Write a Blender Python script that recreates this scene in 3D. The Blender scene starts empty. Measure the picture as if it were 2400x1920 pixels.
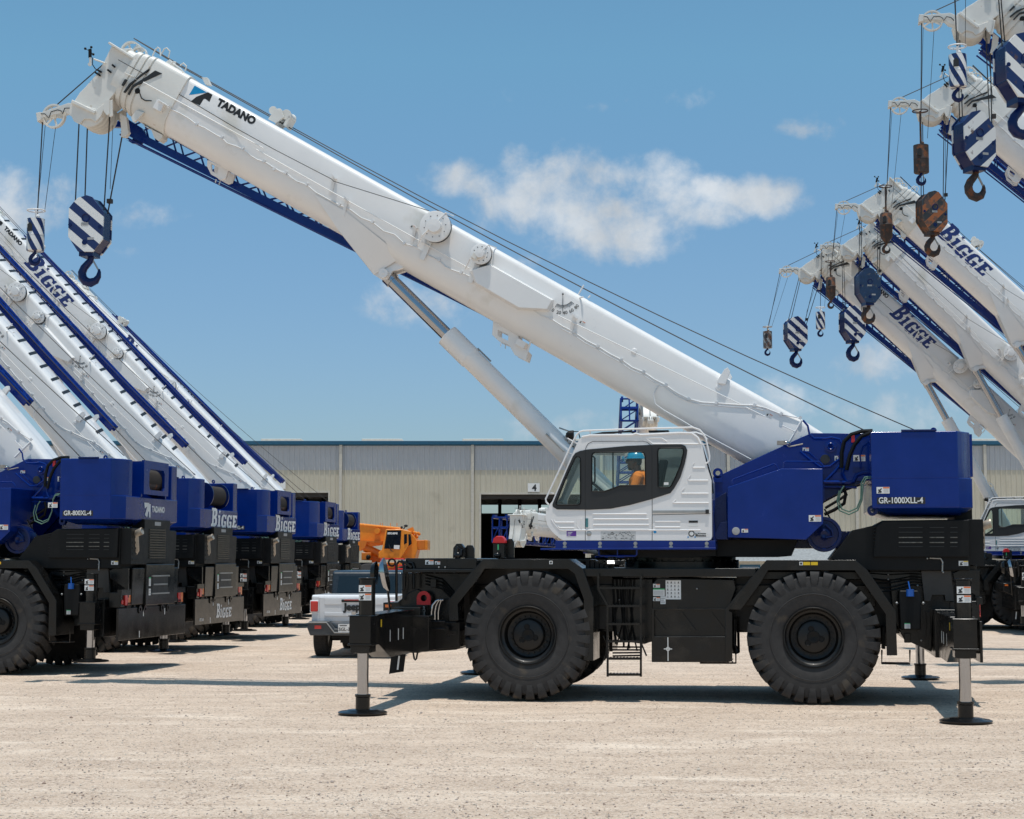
import bpy, bmesh, math, random
from mathutils import Vector, Matrix
from mathutils.geometry import tessellate_polygon
random.seed(7)
R = math.radians
sc = bpy.context.scene
COL = sc.collection

# ------------------------------------------------------------------ camera
FOC, CAMH = 4000.0, 2.01
PITCH = math.atan(355 / 4000.0)
cam = bpy.data.cameras.new('camera'); cam_o = bpy.data.objects.new('camera', cam); COL.objects.link(cam_o)
cam.sensor_width = 36; cam.lens = 60; cam.clip_start = .1; cam.clip_end = 3000
cam_o.location = (0, 0, CAMH); cam_o.rotation_euler = (R(90) + PITCH, 0, 0)
sc.camera = cam_o
PSI = R(9.5); CP, SP = math.cos(PSI), math.sin(PSI)
O0 = (0.22, 25.0)            # root of the crane in front
YC = 1.7                     # its centre line

def ray(px, py):
    a = (px - 1200) / FOC; b = (960 - py) / FOC
    return (a, math.cos(PITCH) - b * math.sin(PITCH), math.sin(PITCH) + b * math.cos(PITCH))
def wpt(px, py, Y):
    d = ray(px, py); t = Y / d[1]; return Vector((d[0] * t, Y, CAMH + d[2] * t))
def loc(px, py, yl):
    d = ray(px, py)
    t = (yl + O0[0] * SP + O0[1] * CP) / (d[0] * SP + d[1] * CP)
    X, Y, Z = d[0] * t, d[1] * t, CAMH + d[2] * t
    return ((X - O0[0]) * CP - (Y - O0[1]) * SP, Z)
def view(ox, oy, s): return lambda x, y: (ox + x / s, oy + y / s)
vA = view(0, 50, 3.08); vB = view(600, 350, 3.08); vC = view(1200, 650, 2.695); vD = view(1600, 950, 2.695)
vE = view(1250, 960, 4.312); vF = view(750, 1250, 3.08); vG = view(1400, 1250, 3.08); vH = view(1900, 1150, 2.876)
vK = view(80, 80, 5.989); vS = view(1640, 990, 5.074); vL = view(1400, 1320, 5.39); vN = view(780, 1320, 6.3875)
PIV = loc(*vD(935, 260), 1.32)
_a = loc(*vA(1265, 345), 1.32); _b = loc(*vC(1980, 980), 1.32)
TH0 = math.atan2(_a[1] - _b[1], _b[0] - _a[0])
def bpt(px, py, yl):         # pixel -> boom frame (bx, bz)
    x, z = loc(px, py, yl); dx, dz = x - PIV[0], z - PIV[1]
    return (dx * math.cos(TH0) - dz * math.sin(TH0), dx * math.sin(TH0) + dz * math.cos(TH0))
def T(v, yl, pts): return [loc(*v(*p), yl) for p in pts]
def TB(v, yb, pts): return [bpt(*v(*p), yb + YC) for p in pts]
def T3(v, yl, pts): return [Vector((a, yl, b)) for a, b in T(v, yl, pts)]
def TB3(v, yb, pts): return [Vector((a, yb, b)) for a, b in TB(v, yb, pts)]

# ------------------------------------------------------------------ materials
MATS = {}
def mat(name, col, rough=.5, metal=0, coat=0, var=.12, scale=6, bump=0, spec=.5, emis=None, dirt=None):
    m = bpy.data.materials.new(name); m.use_nodes = True; nt = m.node_tree; N = nt.nodes; L = nt.links
    b = N['Principled BSDF']
    b.inputs['Roughness'].default_value = rough; b.inputs['Metallic'].default_value = metal
    b.inputs['Coat Weight'].default_value = coat; b.inputs['Coat Roughness'].default_value = .08
    b.inputs['Specular IOR Level'].default_value = spec
    tc = N.new('ShaderNodeTexCoord'); n = N.new('ShaderNodeTexNoise'); n.inputs['Scale'].default_value = scale
    n.inputs['Detail'].default_value = 6; n.inputs['Roughness'].default_value = .65
    L.new(tc.outputs['Object'], n.inputs['Vector'])
    mr = N.new('ShaderNodeMapRange'); mr.inputs[1].default_value = .3; mr.inputs[2].default_value = .7
    mr.inputs[3].default_value = 1 - var; mr.inputs[4].default_value = 1 + var
    L.new(n.outputs['Fac'], mr.inputs[0])
    mx = N.new('ShaderNodeMix'); mx.data_type = 'RGBA'; mx.blend_type = 'MULTIPLY'; mx.inputs[0].default_value = 1
    mx.inputs[6].default_value = (*col, 1); L.new(mr.outputs[0], mx.inputs[7])
    out = mx.outputs[2]
    if dirt:
        n2 = N.new('ShaderNodeTexNoise'); n2.inputs['Scale'].default_value = dirt[1]; n2.inputs['Detail'].default_value = 8
        L.new(tc.outputs['Object'], n2.inputs['Vector'])
        r2 = N.new('ShaderNodeMapRange'); r2.inputs[1].default_value = dirt[2]; r2.inputs[2].default_value = dirt[2] + .12
        L.new(n2.outputs['Fac'], r2.inputs[0])
        m2 = N.new('ShaderNodeMix'); m2.data_type = 'RGBA'; L.new(r2.outputs[0], m2.inputs[0]); L.new(out, m2.inputs[6])
        m2.inputs[7].default_value = (*dirt[0], 1); out = m2.outputs[2]
    L.new(out, b.inputs['Base Color'])
    rr = N.new('ShaderNodeMapRange'); rr.inputs[1].default_value = .3; rr.inputs[2].default_value = .7
    rr.inputs[3].default_value = max(0.02, rough - .06); rr.inputs[4].default_value = min(1, rough + .08)
    L.new(n.outputs['Fac'], rr.inputs[0]); L.new(rr.outputs[0], b.inputs['Roughness'])
    if bump:
        bp_ = N.new('ShaderNodeBump'); bp_.inputs['Strength'].default_value = bump; bp_.inputs['Distance'].default_value = .01
        L.new(n.outputs['Fac'], bp_.inputs['Height']); L.new(bp_.outputs[0], b.inputs['Normal'])
    if emis:
        b.inputs['Emission Color'].default_value = (*emis[0], 1); b.inputs['Emission Strength'].default_value = emis[1]
    MATS[name] = m
    return m
white = mat('white_paint', (.80, .785, .765), .32, coat=.35, var=.03, scale=1.5, dirt=((.68, .65, .59), 1.6, .62))
cabwhite = mat('cab_white_paint', (.80, .78, .765), .3, coat=.4, var=.02, scale=2)
agedw = mat('aged_white_paint', (.70, .685, .64), .45, var=.05, scale=3, dirt=((.45, .33, .2), 7, .66))
blue = mat('navy_paint', (.0015, .022, .180), .2, coat=.12, var=.1, scale=3, spec=.25)
navy = mat('dark_navy_paint', (.002, .011, .075), .3, coat=.1, var=.1, scale=3, spec=.25)
black = mat('black_paint', (.0065, .0065, .0065), .2, var=.3, scale=4, spec=.36, dirt=((.022, .019, .016), 2.2, .57))
blackm = mat('matte_black', (.007, .007, .007), .45, var=.3, scale=8, spec=.2)
rubber = mat('tyre_rubber', (.042, .040, .039), .8, spec=.25, var=.22, scale=9, bump=.35, dirt=((.085, .070, .055), 3.5, .60))
rimm = mat('rim_black', (.008, .0075, .007), .42, coat=.05, spec=.35, var=.3, scale=12)
chrome = mat('chrome_rod', (.40, .41, .43), .07, metal=1, var=.04)
steel = mat('galvanised_steel', (.35, .35, .34), .4, metal=.6, var=.15)
rope = mat('wire_rope', (.045, .038, .034), .6, metal=.3, var=.4, scale=60)
wirew = mat('white_cable', (.7, .7, .7), .5, var=.1)
redm = mat('red_paint', (.55, .012, .015), .4, var=.1)
orange = mat('orange_paint', (.80, .25, .012), .4, coat=.2, var=.1)
yellow = mat('yellow_decal', (.75, .5, .01), .5)
amber = mat('amber_lens', (.75, .16, .02), .2, coat=.5)
redl = mat('red_lens', (.6, .02, .015), .2, coat=.5)
dwhite = mat('decal_white', (.75, .75, .73), .5, var=.03)
dgrey = mat('decal_grey', (.35, .35, .35), .5)
dora = mat('decal_orange', (.75, .16, .03), .5)
dblack = mat('decal_black', (.015, .015, .015), .5)
dgreen = mat('decal_green', (.05, .42, .16), .5)
dpurple = mat('decal_purple', (.12, .03, .30), .5)
cyanm = mat('cyan_blue', (.0, .26, .55), .4)
capb = mat('blue_plastic', (.01, .10, .42), .4)
rust = mat('rusty_steel', (.06, .045, .04), .7, metal=.3, var=.3, scale=12, bump=.3, dirt=((.20, .075, .03), 9, .52))
pipem = mat('exhaust_steel', (.42, .36, .29), .45, metal=.5, var=.25, scale=15)
interior = mat('cab_interior', (.03, .032, .035), .7)
silver = mat('silver_paint', (.70, .71, .72), .3, metal=.0, coat=.5, var=.02)
hatm = mat('hard_hat_blue', (.0, .27, .50), .3, coat=.3, var=.03)
shirt = mat('orange_shirt', (.85, .22, .015), .85, var=.12, scale=14, bump=.3)
skin = mat('skin_brown', (.10, .045, .025), .55, var=.1, scale=20)
jeans = mat('dark_jeans', (.02, .03, .06), .85)
def stripes(name, ca, cb, ang, period, off=0, dirt=None, helix=False):
    m = mat(name, ca, .35, coat=.2, var=.05); nt = m.node_tree; N = nt.nodes; L = nt.links; b = N['Principled BSDF']
    tc = N.new('ShaderNodeTexCoord'); sp = N.new('ShaderNodeSeparateXYZ'); L.new(tc.outputs['Object'], sp.inputs[0])
    def mt(op, a, c):
        n = N.new('ShaderNodeMath'); n.operation = op
        for i, q in enumerate((a, c)):
            if q is None: continue
            if isinstance(q, (int, float)): n.inputs[i].default_value = q
            else: L.new(q, n.inputs[i])
        return n.outputs[0]
    if helix:
        at = mt('ARCTAN2', sp.outputs[1], sp.outputs[0]); u = mt('MULTIPLY', at, math.sin(ang))
    else: u = mt('MULTIPLY', sp.outputs[0], math.sin(ang))
    v = mt('MULTIPLY', sp.outputs[2], math.cos(ang))
    s = mt('ADD', mt('ADD', u, v), off + 40 * period); fr = mt('MODULO', s, period); st = mt('GREATER_THAN', fr, period * .5)
    mx = N.new('ShaderNodeMix'); mx.data_type = 'RGBA'; mx.inputs[6].default_value = (*ca, 1); mx.inputs[7].default_value = (*cb, 1)
    L.new(st, mx.inputs[0]); out = mx.outputs[2]
    if dirt:
        n2 = N.new('ShaderNodeTexNoise'); n2.inputs['Scale'].default_value = 8; n2.inputs['Detail'].default_value = 8
        L.new(tc.outputs['Object'], n2.inputs['Vector'])
        r2 = N.new('ShaderNodeMapRange'); r2.inputs[1].default_value = dirt; r2.inputs[2].default_value = dirt + .1
        L.new(n2.outputs['Fac'], r2.inputs[0])
        m2 = N.new('ShaderNodeMix'); m2.data_type = 'RGBA'; L.new(r2.outputs[0], m2.inputs[0]); L.new(out, m2.inputs[6])
        m2.inputs[7].default_value = (.12, .06, .035, 1); out = m2.outputs[2]
    L.new(out, b.inputs['Base Color'])
    return m
W_, B_ = (.75, .75, .73), (.005, .018, .10)
stripeb = stripes('block_stripes', B_, W_, R(40), .26, -.03)
stripeb2 = stripes('block_stripes_worn', B_, W_, R(40), .34, .06, dirt=.64)
stripebm = stripes('block_stripes_mirrored', B_, W_, R(-40), .40, .0, dirt=.62)
stripeo = stripes('block_stripes_orange', (.03, .025, .022), (.34, .10, .018), R(-42), .30, 0, dirt=.50)
stripeball = stripes('ball_stripes', B_, W_, R(14), .30, .06, helix=True)
stripegrey = stripes('ball_stripes_faded', (.06, .06, .07), (.3, .3, .29), R(14), .30, 0, dirt=.47, helix=True)
def glassmat(name, tint, alpha=.0):
    m = bpy.data.materials.new(name); m.use_nodes = True; nt = m.node_tree; N = nt.nodes; L = nt.links
    N.remove(N['Principled BSDF']); o = N['Material Output']
    t = N.new('ShaderNodeBsdfTransparent'); t.inputs[0].default_value = (*tint, 1)
    g = N.new('ShaderNodeBsdfGlossy'); g.inputs['Roughness'].default_value = .03
    fr = N.new('ShaderNodeFresnel'); fr.inputs[0].default_value = 1.5
    n = N.new('ShaderNodeTexNoise'); n.inputs['Scale'].default_value = 2
    bm_ = N.new('ShaderNodeBump'); bm_.inputs['Strength'].default_value = .02; L.new(n.outputs[0], bm_.inputs['Height']); L.new(bm_.outputs[0], g.inputs['Normal'])
    mx = N.new('ShaderNodeMixShader'); L.new(fr.outputs[0], mx.inputs[0]); L.new(t.outputs[0], mx.inputs[1]); L.new(g.outputs[0], mx.inputs[2])
    L.new(mx.outputs[0], o.inputs[0]); return m
glass = glassmat('cab_glass', (.94, .985, .97)); dglass = glassmat('dark_cab_glass', (.55, .62, .62))

# ------------------------------------------------------------------ mesh builder
class MB:
    def __init__(s): s.v = []; s.f = []; s.m = []
    def add(s, vs, fs, mi=0):
        o = len(s.v); s.v += [Vector(v) for v in vs]; s.f += [[i + o for i in f] for f in fs]; s.m += [mi] * len(fs); return s
    def box(s, x0, x1, y0, y1, z0, z1, mi=0):
        vs = [(x0, y0, z0), (x1, y0, z0), (x1, y1, z0), (x0, y1, z0), (x0, y0, z1), (x1, y0, z1), (x1, y1, z1), (x0, y1, z1)]
        return s.add(vs, [(0, 3, 2, 1), (4, 5, 6, 7), (0, 1, 5, 4), (1, 2, 6, 5), (2, 3, 7, 6), (3, 0, 4, 7)], mi)
    def hexa(s, vs, mi=0):
        return s.add(vs, [(0, 3, 2, 1), (4, 5, 6, 7), (0, 1, 5, 4), (1, 2, 6, 5), (2, 3, 7, 6), (3, 0, 4, 7)], mi)
    def prism(s, pts, a0, a1, axis='y', holes=(), mi=0):
        def P(p, a): return {'y': (p[0], a, p[1]), 'x': (a, p[0], p[1]), 'z': (p[0], p[1], a)}[axis]
        loops = [list(pts)] + [list(h) for h in holes]; allp = [p for l in loops for p in l]; n = len(allp)
        vs = [P(p, a0) for p in allp] + [P(p, a1) for p in allp]; fs = []
        if holes:
            tr = tessellate_polygon([[Vector((p[0], p[1], 0)) for p in l] for l in loops])
            for t in tr: fs.append(tuple(t)); fs.append(tuple(i + n for i in reversed(t)))
        else: fs += [tuple(range(n)), tuple(range(2 * n - 1, n - 1, -1))]
        o = 0
        for l in loops:
            k = len(l)
            for i in range(k): j = (i + 1) % k; fs.append((o + i, o + i + n, o + j + n, o + j))
            o += k
        return s.add(vs, fs, mi)
    def tube(s, pts, r, seg=8, closed=False, mi=0):
        pts = [Vector(p) for p in pts]; n = len(pts)
        if n < 2: return s
        rs = r if isinstance(r, (list, tuple)) else [r] * n
        vs = []; up = None
        for i in range(n):
            a = pts[(i - 1) % n] if (closed or i > 0) else pts[i]; b = pts[(i + 1) % n] if (closed or i < n - 1) else pts[i]
            t = (b - a); t = t.normalized() if t.length > 1e-9 else Vector((0, 0, 1))
            if up is None:
                up = Vector((0, 1, 0)) if abs(t.y) < .9 else Vector((1, 0, 0))
            up = (up - t * up.dot(t)).normalized(); w = t.cross(up)
            for k in range(seg):
                c = 2 * math.pi * k / seg; vs.append(pts[i] + (up * math.cos(c) + w * math.sin(c)) * rs[i])
        fs = []
        for i in range(n if closed else n - 1):
            j = (i + 1) % n
            for k in range(seg): l = (k + 1) % seg; fs.append((i * seg + k, i * seg + l, j * seg + l, j * seg + k))
        if not closed: fs += [tuple(range(seg - 1, -1, -1)), tuple((n - 1) * seg + k for k in range(seg))]
        return s.add(vs, fs, mi)
    def cyl(s, p0, p1, r, r1=None, seg=20, mi=0): return s.tube([p0, p1], [r, r if r1 is None else r1], seg, mi=mi)
    def bar(s, p0, p1, w, h, mi=0, up=(0, 1, 0)):
        p0, p1 = Vector(p0), Vector(p1); t = (p1 - p0).normalized(); u = Vector(up); u = (u - t * u.dot(t)).normalized(); q = t.cross(u)
        vs = [p + u * a * w / 2 + q * b * h / 2 for p in (p0, p1) for a, b in ((-1, -1), (1, -1), (1, 1), (-1, 1))]
        return s.hexa(vs, mi)
    def lathe(s, prof, c=(0, 0, 0), axis='y', seg=32, mi=0, close=False):
        c = Vector(c); n = len(prof); vs = []
        for k in range(seg):
            a = 2 * math.pi * k / seg; ca, sa = math.cos(a), math.sin(a)
            for t, r in prof:
                vs.append(c + Vector({'y': (r * ca, t, r * sa), 'z': (r * ca, r * sa, t), 'x': (t, r * ca, r * sa)}[axis]))
        fs = []
        for k in range(seg):
            l = (k + 1) % seg
            for i in range(n if close else n - 1): j = (i + 1) % n; fs.append((k * n + i, k * n + j, l * n + j, l * n + i))
        return s.add(vs, fs, mi)
    def sph(s, c, r, seg=12, mi=0, sc=(1, 1, 1)):
        c = Vector(c); vs = []; fs = []; h = seg // 2
        for i in range(h + 1):
            a = math.pi * i / h
            for k in range(seg):
                b = 2 * math.pi * k / seg; vs.append(c + Vector((math.sin(a) * math.cos(b) * sc[0], math.sin(a) * math.sin(b) * sc[1], math.cos(a) * sc[2])) * r)
        for i in range(h):
            for k in range(seg): l = (k + 1) % seg; fs.append((i * seg + k, (i + 1) * seg + k, (i + 1) * seg + l, i * seg + l))
        return s.add(vs, fs, mi)
    def mirror_y(s, yc):
        n = len(s.v); fs = [list(f) for f in s.f]; ms = list(s.m)
        s.v += [Vector((v.x, 2 * yc - v.y, v.z)) for v in s.v]
        s.f += [[i + n for i in reversed(f)] for f in fs]; s.m += ms; return s
    def xf(s, M): s.v = [M @ v for v in s.v]; return s
    def mesh(s, name, mats, ang=35, clean=False):
        me = bpy.data.meshes.new(name); me.from_pydata([tuple(v) for v in s.v], [], s.f); me.update()
        for m in mats: me.materials.append(m)
        me.polygons.foreach_set('material_index', s.m)
        bm = bmesh.new(); bm.from_mesh(me)
        if clean: bmesh.ops.remove_doubles(bm, verts=bm.verts, dist=1e-5)
        bmesh.ops.recalc_face_normals(bm, faces=bm.faces); bm.to_mesh(me); bm.free()
        me.shade_smooth() if hasattr(me, 'shade_smooth') else me.polygons.foreach_set('use_smooth', [True] * len(me.polygons))
        me.set_sharp_from_angle(angle=R(ang)); return me

def link(name, me, parent=None, label=None, bev=0):
    o = bpy.data.objects.new(name, me); COL.objects.link(o)
    if parent: o.parent = parent
    if label: o['label'] = label
    if bev:
        b = o.modifiers.new('bevel', 'BEVEL'); b.width = bev; b.segments = 2; b.limit_method = 'ANGLE'; b.angle_limit = R(40); b.harden_normals = True
    return o
WHOLE = {'lettering', 'plate_lettering', 'chart_label', 'label_lettering', 'boom_cable', 'gravel_stones', 'wear_pad_slot', 'angle_indicator', 'anti_slip_coating', 'wall', 'upper_wall_panel',
         'door_interior', 'roof', 'number', 'ladder', 'grille_slats', 'purple_label', 'rope_winding', 'cab_shell', 'body', 'shirt', 'lattice_jib', 'door_seam', 'hub_cap', 'wheel', 'rim', 'cab_label', 'blue_label', 'sensor_cable', 'level_gauge'}
def split_pieces(mb):
    n = len(mb.v); par = list(range(n))
    def find(a):
        while par[a] != a: par[a] = par[par[a]]; a = par[a]
        return a
    for f in mb.f:
        r = find(f[0])
        for i in f[1:]:
            q = find(i)
            if q != r: par[q] = r
    isl = {}
    for i in range(n): isl.setdefault(find(i), []).append(i)
    ks = list(isl)
    if len(ks) < 2 or len(ks) > 260: return [mb]
    bx = []
    for k in ks:
        pts = [mb.v[i] for i in isl[k]]; lo = [min(p[c] for p in pts) for c in range(3)]; hi = [max(p[c] for p in pts) for c in range(3)]; bx.append((lo, hi, max(hi[c] - lo[c] for c in range(3))))
    gp = list(range(len(ks)))
    def gf(a):
        while gp[a] != a: a = gp[a]
        return a
    for i in range(len(ks)):
        for j in range(i + 1, len(ks)):
            g = math.sqrt(sum(max(0, bx[i][0][c] - bx[j][1][c], bx[j][0][c] - bx[i][1][c]) ** 2 for c in range(3)))
            if g <= max(.02, .5 * max(bx[i][2], bx[j][2])):
                a, b = gf(i), gf(j)
                if a != b: gp[b] = a
    cl = {}
    for i, k in enumerate(ks): cl.setdefault(gf(i), []).append(k)
    if len(cl) == 1: return [mb]
    out = []; own = {}
    for ci, (g, kk) in enumerate(cl.items()):
        for k in kk: own[k] = ci
        out.append(MB())
    idx = {}
    for f, mi in zip(mb.f, mb.m):
        c = own[find(f[0])]; o = out[c]; nf = []
        for i in f:
            if i not in idx: idx[i] = len(o.v); o.v.append(mb.v[i])
            nf.append(idx[i])
        o.f.append(nf); o.m.append(mi)
    return out
def part(name, mb, mats, parent=None, label=None, bev=0, ang=35):
    if not isinstance(mats, (list, tuple)): mats = [mats]
    ps = [mb] if name in WHOLE or parent is None else split_pieces(mb)
    obs = [link(name, p.mesh(name, mats, ang), parent, label, bev) for p in ps]
    return obs[0]
def tag(o, label, cat, group=None, kind=None):
    if label: o['label'] = label
    if cat: o['category'] = cat
    if group: o['group'] = group
    if kind: o['kind'] = kind
    return o
def empty(name, locn=(0, 0, 0), rz=0, parent=None):
    o = bpy.data.objects.new(name, None); COL.objects.link(o); o.location = locn; o.rotation_euler = (0, 0, rz); o.empty_display_size = .3
    if parent: o.parent = parent
    return o
def copy_tree(o, parent=None):
    c = o.copy(); COL.objects.link(c); c.parent = parent
    for ch in list(o.children): copy_tree(ch, c)
    return c

# text and lettering
def text_mb(s, size, org, ux, uy, depth=.003, bold=0., align='LEFT', mi=0, shear=0, sx=1):
    cu = bpy.data.curves.new('txt', 'FONT'); cu.body = s; cu.size = size; cu.offset = bold; cu.resolution_u = 3; cu.align_x = align; cu.shear = shear
    o = bpy.data.objects.new('txt', cu); COL.objects.link(o)
    dg = bpy.context.evaluated_depsgraph_get(); dg.update()
    me = bpy.data.meshes.new_from_object(o.evaluated_get(dg)); bpy.data.objects.remove(o)
    ux, uy, org = Vector(ux).normalized(), Vector(uy).normalized(), Vector(org); nz = ux.cross(uy)
    mb = MB(); mb.add([org + ux * v.co.x * sx + uy * v.co.y + nz * depth for v in me.vertices], [list(p.vertices) for p in me.polygons], mi)
    bpy.data.meshes.remove(me); return mb
GL = {
 'B': (.78, [[(0, 0), (.5, 0), (.68, .08), (.74, .25), (.70, .42), (.58, .52), (.68, .62), (.70, .78), (.62, .94), (.45, 1), (0, 1), (0, .86), (.1, .84), (.1, .16), (0, .14)],
        [(.32, .16), (.45, .18), (.5, .28), (.45, .40), (.32, .42)], [(.32, .58), (.42, .6), (.46, .7), (.42, .82), (.32, .84)]]),
 'i': (.42, [[(0, 0), (.36, 0), (.36, .1), (.28, .12), (.28, .62), (0, .62), (0, .5), (.08, .48), (.08, .12), (0, .1)]]),
 'G': (.68, [[(.62, .68), (.52, .68), (.48, .63), (.38, .68), (.2, .68), (.05, .6), (0, .45), (0, .18), (.05, .04), (.2, -.05), (.36, -.05), (.46, 0), (.5, -.05), (.62, -.05), (.62, .32), (.34, .32), (.34, .22), (.42, .2), (.42, .12), (.34, .08), (.26, .1), (.24, .2), (.24, .45), (.27, .56), (.36, .58), (.44, .52), (.48, .44), (.62, .44)]]),
 'E': (.64, [[(0, 0), (.6, 0), (.6, .2), (.48, .2), (.44, .12), (.3, .12), (.3, .28), (.44, .28), (.44, .4), (.3, .4), (.3, .56), (.42, .56), (.46, .5), (.58, .5), (.58, .68), (0, .68), (0, .58), (.08, .56), (.08, .12), (0, .1)]]),
}
def bigge_mb(h, org, ux, uy, depth=.004, sx=1.0, shear=.12, mi=0):
    ux, uy, org = Vector(ux).normalized(), Vector(uy).normalized(), Vector(org); nz = ux.cross(uy); mb = MB(); x = 0
    def put(loops):
        allp = [p for l in loops for p in l]
        tr = tessellate_polygon([[Vector((p[0], p[1], 0)) for p in l] for l in loops])
        mb.add([org + ux * ((p[0] + x + p[1] * shear) * h * sx) + uy * p[1] * h + nz * depth for p in allp], [tuple(t) for t in tr], mi)
    for ch in 'BiGGE':
        w, loops = GL[ch]; put(loops)
        if ch == 'i':
            put([[(.18 + (.13 if k % 2 == 0 else .055) * math.sin(k * math.pi / 5), .82 + (.13 if k % 2 == 0 else .055) * math.cos(k * math.pi / 5)) for k in range(10)]])
        x += w + .03
    return mb
def decal(mb, x, z, w, h, y, kind='warn', ux=(1, 0, 0), org=None):
    """safety label: white field, coloured header, dark pictogram, grey text lines. mats: white, orange, black, grey, green, yellow"""
    ux = Vector(ux); uz = Vector((0, 0, 1)); nz = ux.cross(uz); o = Vector((x, y, z)) if org is None else Vector(org)
    def q(a, b, c, d, lay, mi):
        e = nz * (.0015 * lay)
        mb.add([o + ux * a * w + uz * b * h + e, o + ux * c * w + uz * b * h + e, o + ux * c * w + uz * d * h + e, o + ux * a * w + uz * d * h + e], [(0, 1, 2, 3)], mi)
    q(0, 0, 1, 1, 1, 0)
    if kind in ('warn', 'yell', 'warnr'):
        q(.5, .78, .98, .97, 2, 5 if kind == 'yell' else 1)
        for k in range(3): q(.54, .55 - .18 * k, .93, .61 - .18 * k, 2, 3)
        P = [(.08, .12), (.3, .1), (.42, .2), (.38, .35), (.3, .42), (.42, .75), (.36, .85), (.26, .6), (.16, .66), (.1, .5), (.2, .4), (.14, .28)]
        mb.add([o + ux * a * w + uz * b * h + nz * .003 for a, b in P], [tuple(range(len(P)))], 2)
    elif kind == 'green':
        q(0, .85, 1, 1, 2, 4)
        for k in range(6): q(.06, .12 + .11 * k, .9, .16 + .11 * k, 2, 3)
    elif kind == 'chart':
        for i in range(4):
            for k in range(5): q(.07 + .235 * i, .08 + .185 * k, .20 + .235 * i, .11 + .185 * k, 2, 3); q(.10 + .235 * i, .12 + .185 * k, .17 + .235 * i, .19 + .185 * k, 2, 2 if (i + k) % 3 else 3)
    elif kind == 'text':
        for k in range(3): q(.1, .2 + .25 * k, .85 - .2 * (k % 2), .32 + .25 * k, 2, 3)
DM = [dwhite, dora, dblack, dgrey, dgreen, yellow]
exec_parts = []

# ================================================================== the crane (built once, then copied)
def section(hw, zt, zb, zm, rc=.10, n=9):
    pts = []
    for k in range(4): a = math.pi / 2 * k / 3; pts.append((-hw + rc - rc * math.sin(a), zt - rc + rc * math.cos(a)))
    pts.append((-hw, zm))
    for k in range(1, n * 2):
        a = math.pi * k / (n * 2); pts.append((-hw * math.cos(a), zm - (zm - zb) * math.sin(a) ** .85))
    pts.append((hw, zm))
    for k in range(4): a = math.pi / 2 * k / 3; pts.append((hw - rc + rc * math.cos(a), zt - rc + rc * math.sin(a)))
    return pts
def loft(mb, secs, mi=0, caps=True):
    n = len(secs[0][1]); vs = [(x, p[0], p[1]) for x, pl in secs for p in pl]; fs = []
    for i in range(len(secs) - 1):
        for k in range(n): l = (k + 1) % n; fs.append((i * n + k, i * n + l, (i + 1) * n + l, (i + 1) * n + k))
    if caps: fs += [tuple(range(n)), tuple((len(secs) - 1) * n + k for k in reversed(range(n)))]
    return mb.add(vs, fs, mi)
def wheel_tyre():
    mb = MB(); Rr = .94
    prof = [(.12, .40), (.05, .42), (.025, .46), (.008, .58), (0, .70), (.006, .78), (.02, .84), (.06, .868), (.69, .868), (.73, .84), (.744, .78), (.75, .70), (.742, .58), (.725, .46), (.70, .42), (.63, .40)]
    mb.lathe(prof, seg=60)
    N = 30
    lug = [(.004, .705), (-.006, .76), (-.006, .875), (.012, .915), (.05, Rr - .003), (.40, Rr), (.40, .86), (.03, .82), (.02, .74)]
    for side in (0, 1):
        for i in range(N):
            a = 2 * math.pi * (i + .5 * side) / N; vs = []
            for w, sgn in ((0, -1), (1, 1)):
                for y, r in lug:
                    half = .068 if r > .8 else .055
                    sk = -.16 * max(0, y - .05) / .35
                    if r > .85: half *= 1 + .1 * (y > .1)
                    th = a + sgn * half * (1.0) + sk * (1 if side == 0 else -1)
                    yy = y if side == 0 else .75 - y
                    vs.append((r * math.cos(th), yy, r * math.sin(th)))
            n = len(lug); fs = [tuple(range(n)), tuple(range(2 * n - 1, n - 1, -1))]
            for k in range(n): l = (k + 1) % n; fs.append((k, k + n, l + n, l))
            mb.add(vs, fs)
    # raised ring on the sidewall
    mb.lathe([(.0, .60), (-.004, .605), (-.004, .612), (.0, .617)], seg=60)
    return mb
def wheel_rim():
    mb = MB()
    mb.lathe([(.13, .405), (.02, .425), (.01, .418), (.012, .405), (.05, .392), (.07, .372), (.075, .35), (.16, .335), (.19, .318), (.20, .29), (.20, .24), (.12, .235), (.10, .222), (.09, .2), (.09, 0)], seg=48)
    mb.lathe([(.62, .405), (.73, .425), (.74, .418), (.70, .37), (.5, .34), (.45, .0)], seg=32)
    for k in range(20):
        a = 2 * math.pi * k / 20; mb.cyl((.266 * math.cos(a), .16, .266 * math.sin(a)), (.266 * math.cos(a), .21, .266 * math.sin(a)), .012, seg=6)
    return mb
def wheel_hub():
    mb = MB(); mb.lathe([(.088, .0), (.075, .06), (.075, .085), (.088, .09)], seg=24)
    for k in range(3):
        a = R(90 + 120 * k); c = (.115 * math.cos(a), .0, .115 * math.sin(a))
        mb.lathe([(.088, .046), (.078, .044), (.078, .036), (.084, .03), (.084, 0)], c, seg=14)
    return mb

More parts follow.
